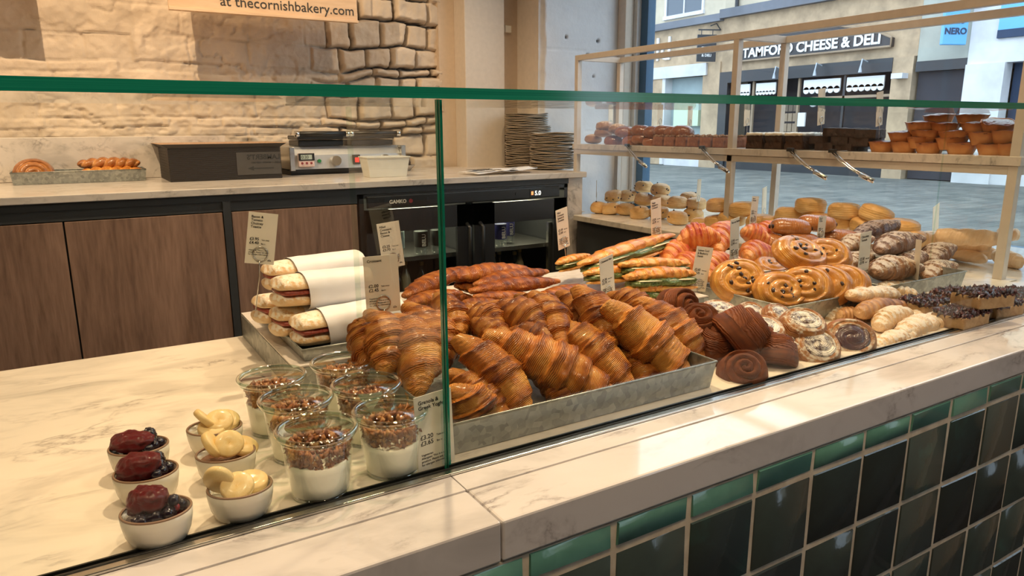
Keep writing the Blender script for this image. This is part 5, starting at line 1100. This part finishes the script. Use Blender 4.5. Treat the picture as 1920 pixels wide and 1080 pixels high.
# ================= PRICE CARDS =================
AL_='Allergens: This is a craft\nproduct. Please ask team\nfor allergen information.'
VG='Vegetarian\nAllergens: This is a craft\nproduct. Please ask us.\nfor allergen information.'
card('Bacon &\nTomato\nChutney\nToastie',('3.95','4.40'),AL_,(0.2588,1.2000,1.2359),(0.2454,1.2000,1.1527),'white price card for the bacon and tomato toastie, on a tall wire at the left',yaw=-8,zs=1.08,wr=.54)
card('Filled\nCroissant:\nBacon &\nCheese',('3.25','3.70'),AL_,(0.5109,1.3000,1.1912),(0.5203,1.3000,1.1020),'price card for the bacon and cheese croissant, before the left fridge door',yaw=-5,zs=1.08,wr=.50)
card('Croissant',('2.00','2.45'),VG,(0.4074,1.0750,1.1699),(0.4094,1.0750,1.0751),'buff price card reading Croissant, seen through the glass divider',yaw=-6,zs=1.03,wr=.60)
card('Granola &\nGreek Yoghurt',('3.20','3.65'),VG,(0.3380,0.7420,1.0602),(0.3418,0.7420,0.9539),'grey price card for granola and yoghurt leaning on the glass by the jars',yaw=4,holder=False,wr=.52) if False else card('Granola &\nGreek Yoghurt',('3.20','3.65'),VG,(0.3469,0.7600,1.0518),(0.3509,0.7600,0.9451),'large price card for granola and yoghurt standing behind the glass by the jars',yaw=6,holder=False,wr=.50)
card('Filled\nCroissant:\nSpinach &\nOmelette',('3.10','3.60'),VG,(1.0020,1.4200,1.1766),(1.0161,1.4200,1.0783),'tilted price card for the spinach croissant, before the right fridge door',yaw=18,zs=1.05,wr=.47)
card('Cinnamon Bun',('2.30','2.75'),VG,(0.9185,1.1400,1.1087),(0.9312,1.1400,1.0177),'price card for the cinnamon bun standing behind the darkest croissant',yaw=14,zs=1.0,wr=.50)
card('Vegan\nRaspberry\nCroissant',('3.25','3.70'),VG,(1.3356,1.4500,1.1791),(1.3469,1.4500,1.0736),'price card for the raspberry croissant before the fruit scones',yaw=14,zs=1.08,wr=.46)
card('Lemon Curd\n& Blueberry\nDanish',('2.60','3.05'),VG,(1.2286,1.1600,1.0980),(1.2105,1.1600,0.9954),'price card for the lemon curd and blueberry danish on the step edge',yaw=-2,zs=.99,wr=.50)
card('Pain aux Raisins',('2.45','2.90'),VG,(1.4114,1.2400,1.1438),(1.4194,1.2400,1.0352),'price card for the raisin swirls in the middle of the display',yaw=16,zs=1.04,wr=.45)
card('Pain au\nChocolat',('2.15','2.60'),VG,(1.7509,1.4600,1.1635),(1.7432,1.4600,1.0770),'small price card for the chocolate rolls leaning before the window',yaw=14,zs=1.08,wr=.50)
card('Cherry &\nAlmond\nCroissant',('2.85','3.10'),VG,(1.8517,1.3000,1.1135),(1.8495,1.3000,1.0432),'price card for the cherry and almond croissant stuck among the chocolate rolls',yaw=8,zs=1.08,wr=.62)
card('Chocolate\nTorsade',('2.50','2.95'),VG,(1.6253,1.0200,1.1184),(1.6298,1.0200,0.9923),'tall price card for the chocolate torsade, biggest of those right of the swirls',yaw=6,zs=1.03,wr=.42)
card('Custard\nTwist',('2.60','2.90'),VG,(1.8016,0.9800,1.0891),(1.7921,0.9800,0.9890),'strongly turned price card at the corner of the dusted pastry tray',yaw=42,zs=1.04,wr=.55)
for T,B,yw,wr,zs,lb in [((2.7387,3.5331,1.0900),(2.3890,3.0498,1.0000),55,.42,.965,'blank back of a card above the leftmost fruit scone'),
 ((2.4412,2.3600,1.1343),(2.4386,2.3600,1.0326),20,.40,1.0,'blank buff card back right of the fruit scones'),
 ((2.5379,2.0800,1.1125),(2.5507,2.0800,0.9943),20,.44,.99,'blank buff card back between the middle posts, above the plain scones'),
 ((2.7414,1.4600,1.0795),(2.7708,1.4600,0.9503),10,.46,.98,'blank buff card back standing before the long pale twists')]:
    T=Vector(T); T=Vector((B[0],B[1]+(T.x-B[0])*0,B[2]+.09)) if 'leftmost' in lb else T
    card('',None,None,T,B,lb,yaw=yw,back=True,zs=zs,wr=wr)
for T,B,yw,wr,lb in [((2.3663,2.9200,1.4786),(2.3698,2.9200,1.3736),25,.48,'blank back of a card standing over the floury rolls on the rack'),
 ((2.4083,2.6000,1.4703),(2.4067,2.6000,1.3772),18,.50,'blank back of a card over the shiny buns on the rack'),
 ((2.4220,2.4200,1.4585),(2.4214,2.4200,1.3716),18,.52,'blank back of a card over the small square cakes'),
 ((2.3067,2.0000,1.4647),(2.3129,2.0000,1.3704),14,.52,'blank back of a card over the carrot cakes on the rack'),
 ((2.2900,1.6600,1.4975),(2.3048,1.6600,1.3729),10,.42,'tall blank card back over the brownies, left'),
 ((2.3026,1.4500,1.4780),(2.3197,1.4500,1.3684),8,.42,'tall blank card back over the brownies, right')]:
    card('',None,None,T,B,lb,yaw=yw,back=True,zs=1.33,wr=wr)

# ================= THE STREET =================
XF=18.8
def ext(name,c,rough=.8,amt=.12,sc=.9):
    t=NT(name); tc=t.node('ShaderNodeTexCoord'); n=t.noise(sc,6,.6,tc.outputs['Object']); t.l(t.ramp(n.outputs[0],[(.3,tuple(x*(1-amt*2) for x in c)),(.7,tuple(min(1,x*(1+amt)) for x in c))]).outputs[0],t.b.inputs['Base Color']); t.set(rough=rough); return t.m
E_cream=ext('cream_render',(.58,.50,.38)); E_stone=ext('honey_limestone',(.50,.36,.23),amt=.2,sc=1.6); E_white=ext('white_fascia_paint',(.66,.66,.68)); E_dark=ext('dark_shop_interior',(.035,.035,.045)); E_lead=ext('lead_flashing',(.16,.17,.20)); E_black=ext('black_shopfront_paint',(.02,.022,.028),.4)
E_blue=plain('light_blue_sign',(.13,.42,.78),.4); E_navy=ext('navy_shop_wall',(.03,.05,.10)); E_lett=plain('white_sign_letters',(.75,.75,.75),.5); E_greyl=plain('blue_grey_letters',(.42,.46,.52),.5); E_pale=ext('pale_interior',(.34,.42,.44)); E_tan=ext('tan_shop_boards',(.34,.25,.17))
t=NT('wet_stone_paving'); tc=t.node('ShaderNodeTexCoord'); br=t.node('ShaderNodeTexBrick'); br.inputs['Scale'].default_value=1.1; br.inputs['Color1'].default_value=(.11,.12,.12,1); br.inputs['Color2'].default_value=(.20,.20,.19,1); br.inputs['Mortar'].default_value=(.06,.06,.06,1); br.inputs['Mortar Size'].default_value=.012; t.l(tc.outputs['Object'],br.inputs['Vector'])
n=t.noise(1.1,6,.65,tc.outputs['Object']); n2=t.noise(9,4,.6,tc.outputs['Object']); t.l(t.mix(.45,br.outputs[0],t.ramp(n.outputs[0],[(.35,(.07,.08,.08)),(.65,(.26,.26,.23))]).outputs[0]),t.b.inputs['Base Color']); t.set(rough=.85,spec=.25); t.bump(n2.outputs[0],.9,.02)
tag(MB().box(3.1,60,-30,45,-.1,-.02).build('street_paving',t.m),kind='structure')
def bl(name,lab,y,cat='building'): return empty(name,(XF,y,-.02),label=lab,cat=cat)
def B(p,nm,m,x0,x1,y0,y1,z0,z1,bev=0,k=None):
    o=MB().box(x0-XF,x1-XF,y0-p['y0'],y1-p['y0'],z0+.02,z1+.02).build(nm,m,p,bev=bev); return o
def win(p,yc,w_,z0,z1):
    y0=p['y0']; f=MB().box(-.10,.02,yc-w_/2-.12-y0,yc+w_/2+.12-y0,z0-.12,z0).box(-.06,.02,yc-w_/2-.09-y0,yc-w_/2-y0,z0,z1).box(-.06,.02,yc+w_/2-y0,yc+w_/2+.09-y0,z0,z1).box(-.06,.02,yc-w_/2-y0,yc+w_/2-y0,z1,z1+.1).box(-.04,.0,yc-.03-y0,yc+.03-y0,z0,z1).box(-.04,.0,yc-w_/2-y0,yc+w_/2-y0,(z0+z1)/2-.03,(z0+z1)/2+.03).build('sash_window',E_white,p)
    MB().box(-.015,.005,yc-w_/2-y0,yc+w_/2-y0,z0,z1).build('window_pane',plain('dark_window_glass',(.10,.12,.15),.08),f)
b1=bl('corner_shop','cream building with a white shop fascia and large pale letters, left of the street view',20.5); b1['y0']=20.5
B(b1,'upper_wall',E_cream,XF,XF+8,17.45,30,4.85,9.5); B(b1,'fascia_wall',E_stone,XF-.02,XF+8,17.45,30,3.45,4.85); B(b1,'cornice',E_lead,XF-.22,XF+.02,17.45,30,4.72,4.95)
B(b1,'white_fascia',E_white,XF-.16,XF-.02,18.0,30,3.05,3.45); B(b1,'shop_window',E_pale,XF+.25,XF+.3,18.2,20.0,0,3.05); B(b1,'window_post',E_white,XF-.1,XF+.25,20.0,20.15,0,3.05); B(b1,'door_pier',E_stone,XF-.1,XF+.25,20.15,20.9,0,3.05); B(b1,'shop_interior',E_pale,XF+.6,XF+.7,20.9,30,0,3.05); B(b1,'stone_pier',E_stone,XF-.08,XF+.4,17.45,18.2,-.02,3.45); B(b1,'stall_riser',E_white,XF-.02,XF+.24,18.2,20.0,-.02,.45)
win(b1,19.3,1.7,5.2,6.9); text('fascia_lettering','should',1.15,E_lett,b1,(-.06,2.35,3.72),rot=(PI/2,0,-PI/2),thick=.03)
MB().box(-.01,.22,-2.1,-.9,1.4,2.3).build('window_poster',plain('poster_green_white',(.55,.68,.50),.5),b1)
b2=bl('cheese_shop','stone fronted cheese and deli shop with an arched dark sign board',14); b2['y0']=14
B(b2,'upper_wall',E_cream,XF,XF+8,10.9,17.45,4.90,9.5); B(b2,'fascia_wall',E_stone,XF-.02,XF+8,10.9,17.45,3.1,4.9); B(b2,'cornice',E_lead,XF-.25,XF+.02,10.9,17.45,4.78,5.05); win(b2,14.6,1.7,5.3,7.0); win(b2,11.9,1.3,5.3,7.0)
B(b2,'window_head',E_black,XF-.1,XF+.3,11.5,17.1,2.75,3.1); B(b2,'stone_pier',E_stone,XF-.08,XF+.4,10.95,11.5,-.02,3.1); B(b2,'dark_pier',E_black,XF-.08,XF+.4,17.1,17.45,-.02,3.1); B(b2,'shop_interior',E_dark,XF+.9,XF+1.0,11.5,17.1,0,2.8); B(b2,'stall_riser',E_black,XF-.02,XF+.25,11.5,17.1,-.02,.5)
for y in (12.9,14.4,15.1,16.1): B(b2,'glazing_bar',E_tan if y>14 else E_black,XF+.05,XF+.12,y,y+.07,.5,2.8)
B(b2,'transom',E_tan,XF+.05,XF+.12,11.5,17.1,2.12,2.19)
for y0_,y1_ in ((11.75,12.85),(13.05,14.25),(15.25,16.0),(16.25,17.0)):
    mb=MB(); n_=6; w_=(y1_-y0_)/n_
    for k_ in range(n_): mb.cyl((.02,y0_+w_*(k_+.5)-14,2.40),(.06,y0_+w_*(k_+.5)-14,2.40),w_*.5,n=14); mb.box(.02,.06,y0_+w_*k_-14,y0_+w_*(k_+1)-14,2.42,2.70)
    mb.build('scalloped_blind',E_lett,b2)
for k_ in range(4):
    for j_ in range(3): B(b2,'door_pane_frame',E_tan,XF+.08,XF+.12,14.45+.17*k_,14.45+.17*k_+.14,1.2+.3*j_,1.2+.3*j_+.24)
B(b2,'hanging_notice',E_lett,XF+.0,XF+.05,14.1,14.35,1.35,1.75)
MB().cyl((-.02,-.15,2.05),(.02,-.15,2.05),.13,n=20).build('round_notice',E_lett,b2)
mb=MB(); pts=[(11.55-14,3.40),(11.55-14,3.62),(11.9-14,3.78),(12.6-14,3.98),(14.1-14,4.28),(15.6-14,3.98),(16.4-14,3.78),(16.75-14,3.62),(16.75-14,3.40)]
n_=len(pts); mb.v=[(-.18,y,z) for y,z in pts]+[(-.03,y,z) for y,z in pts]; mb.f=[tuple(range(n_)),tuple(range(n_,2*n_))[::-1]]+[(i,n_+i,n_+(i+1)%n_,(i+1)%n_) for i in range(n_)]; mb.mi=[0]*len(mb.f)
bo=mb.build('sign_board',E_black,b2); MB().tube([(-.19,y,z) for y,z in pts],.03,6,closed=True).build('sign_border',E_tan,b2)
text('sign_lettering','STAMFORD CHEESE & DELI',.40,E_lett,bo,(-.20,2.62,3.50),rot=(PI/2,0,-PI/2),thick=.01,bold=.012)
for y in (12.2,13.6,15.0): MB().tube([(-.05,y-14,3.05),(-.35,y-14,3.12),(-.4,y-14,2.92)],.02,6).cyl((-.4,y-14,2.78),(-.4,y-14,2.94),.05,.02,n=10).build('sign_lamp',E_greyl,b2)
hs=empty('hanging_shop_sign',(XF-.45,17.75,3.45),label='small black hanging sign with white words left of the cheese shop',cat='sign')
MB().box(-.32,.32,-.03,.03,0,.85).build('sign_panel',E_black,hs); MB().box(-.30,.45,-.02,.02,.98,1.02).box(-.2,-.18,-.01,.01,.85,.98).box(.18,.2,-.01,.01,.85,.98).tube([(.45,0,1.0),(.3,0,1.2),(.1,0,1.12)],.02,6).build('iron_bracket',E_black,hs)
hs.rotation_euler=(0,0,R(-25)); text('sign_words','STAMFORD\nCHEESE\n& DELI',.115,E_lett,hs,(0,-.035,.62),align='CENTER',thick=.004,spacing=2.0,bold=.004)
b3=bl('coffee_shop','pale fronted coffee shop with blue signs at the right of the street view',7); b3['y0']=7
B(b3,'upper_wall',E_cream,XF,XF+8,-6,10.88,4.6,9.5); B(b3,'fascia_panel',ext('grey_green_fascia',(.40,.41,.36)),XF-.05,XF+8,9.62,10.88,2.95,4.6); B(b3,'left_shop_head',E_black,XF-.08,XF,9.6,10.88,2.7,2.95); B(b3,'left_shop_interior',E_dark,XF+.1,XF+.2,9.6,10.88,0,2.7)
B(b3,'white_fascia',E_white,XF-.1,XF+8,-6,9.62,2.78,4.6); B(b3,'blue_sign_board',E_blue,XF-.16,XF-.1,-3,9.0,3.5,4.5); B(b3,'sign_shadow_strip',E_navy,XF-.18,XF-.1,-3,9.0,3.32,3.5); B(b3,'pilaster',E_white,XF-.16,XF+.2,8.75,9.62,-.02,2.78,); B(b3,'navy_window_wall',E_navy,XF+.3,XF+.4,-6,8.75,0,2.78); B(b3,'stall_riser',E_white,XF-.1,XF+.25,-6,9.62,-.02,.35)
for k_,(y,z) in enumerate(((8.35,1.95),(7.95,1.9),(8.2,1.0))):
    f=MB().box(.25,.30,y-.15-7,y+.15-7,z-.25,z+.25).build('picture_frame',E_tan,b3); MB().box(.24,.26,y-.11-7,y+.11-7,z-.2,z+.2).build('picture',E_greyl,f)
text('window_lettering','natur\nnew me',.24,E_greyl,b3,(.24,1.55,2.42),rot=(PI/2,0,-PI/2),thick=.003)
ns=empty('blue_projecting_sign',(XF-.62,9.74,3.22),label='light blue projecting sign box with navy words on the coffee shop',cat='sign')
MB().box(-.30,.30,-.05,.05,0,.85).build('sign_panel',E_blue,ns,bev=.02); MB().box(-.1,.60,-.02,.02,.85,.92).build('bracket',E_black,ns)
text('sign_words','caffè\nNERO',.20,E_navy,ns,(0,-.058,.48),align='CENTER',thick=.004,spacing=1.2,bold=.006); ns.rotation_euler=(0,0,R(-28))
dp=MB().cyl((XF-.08,16.9,4.9),(XF-.08,16.9,9.4),.06,n=12).build('downpipe',E_black); tag(dp,'black downpipe on the cream wall between the first floor windows','downpipe')
sc=MB().box(XF-.35,XF-.05,11.05,11.35,2.55,2.68).build('security_camera',E_white); tag(sc,'small pale wall camera on the stone pier right of the cheese shop','camera')
mt=MB().box(XF+8,XF+9,-30,45,-.1,9).build('rear_building_mass',E_cream); tag(mt,'pale building mass behind the shop fronts','building')
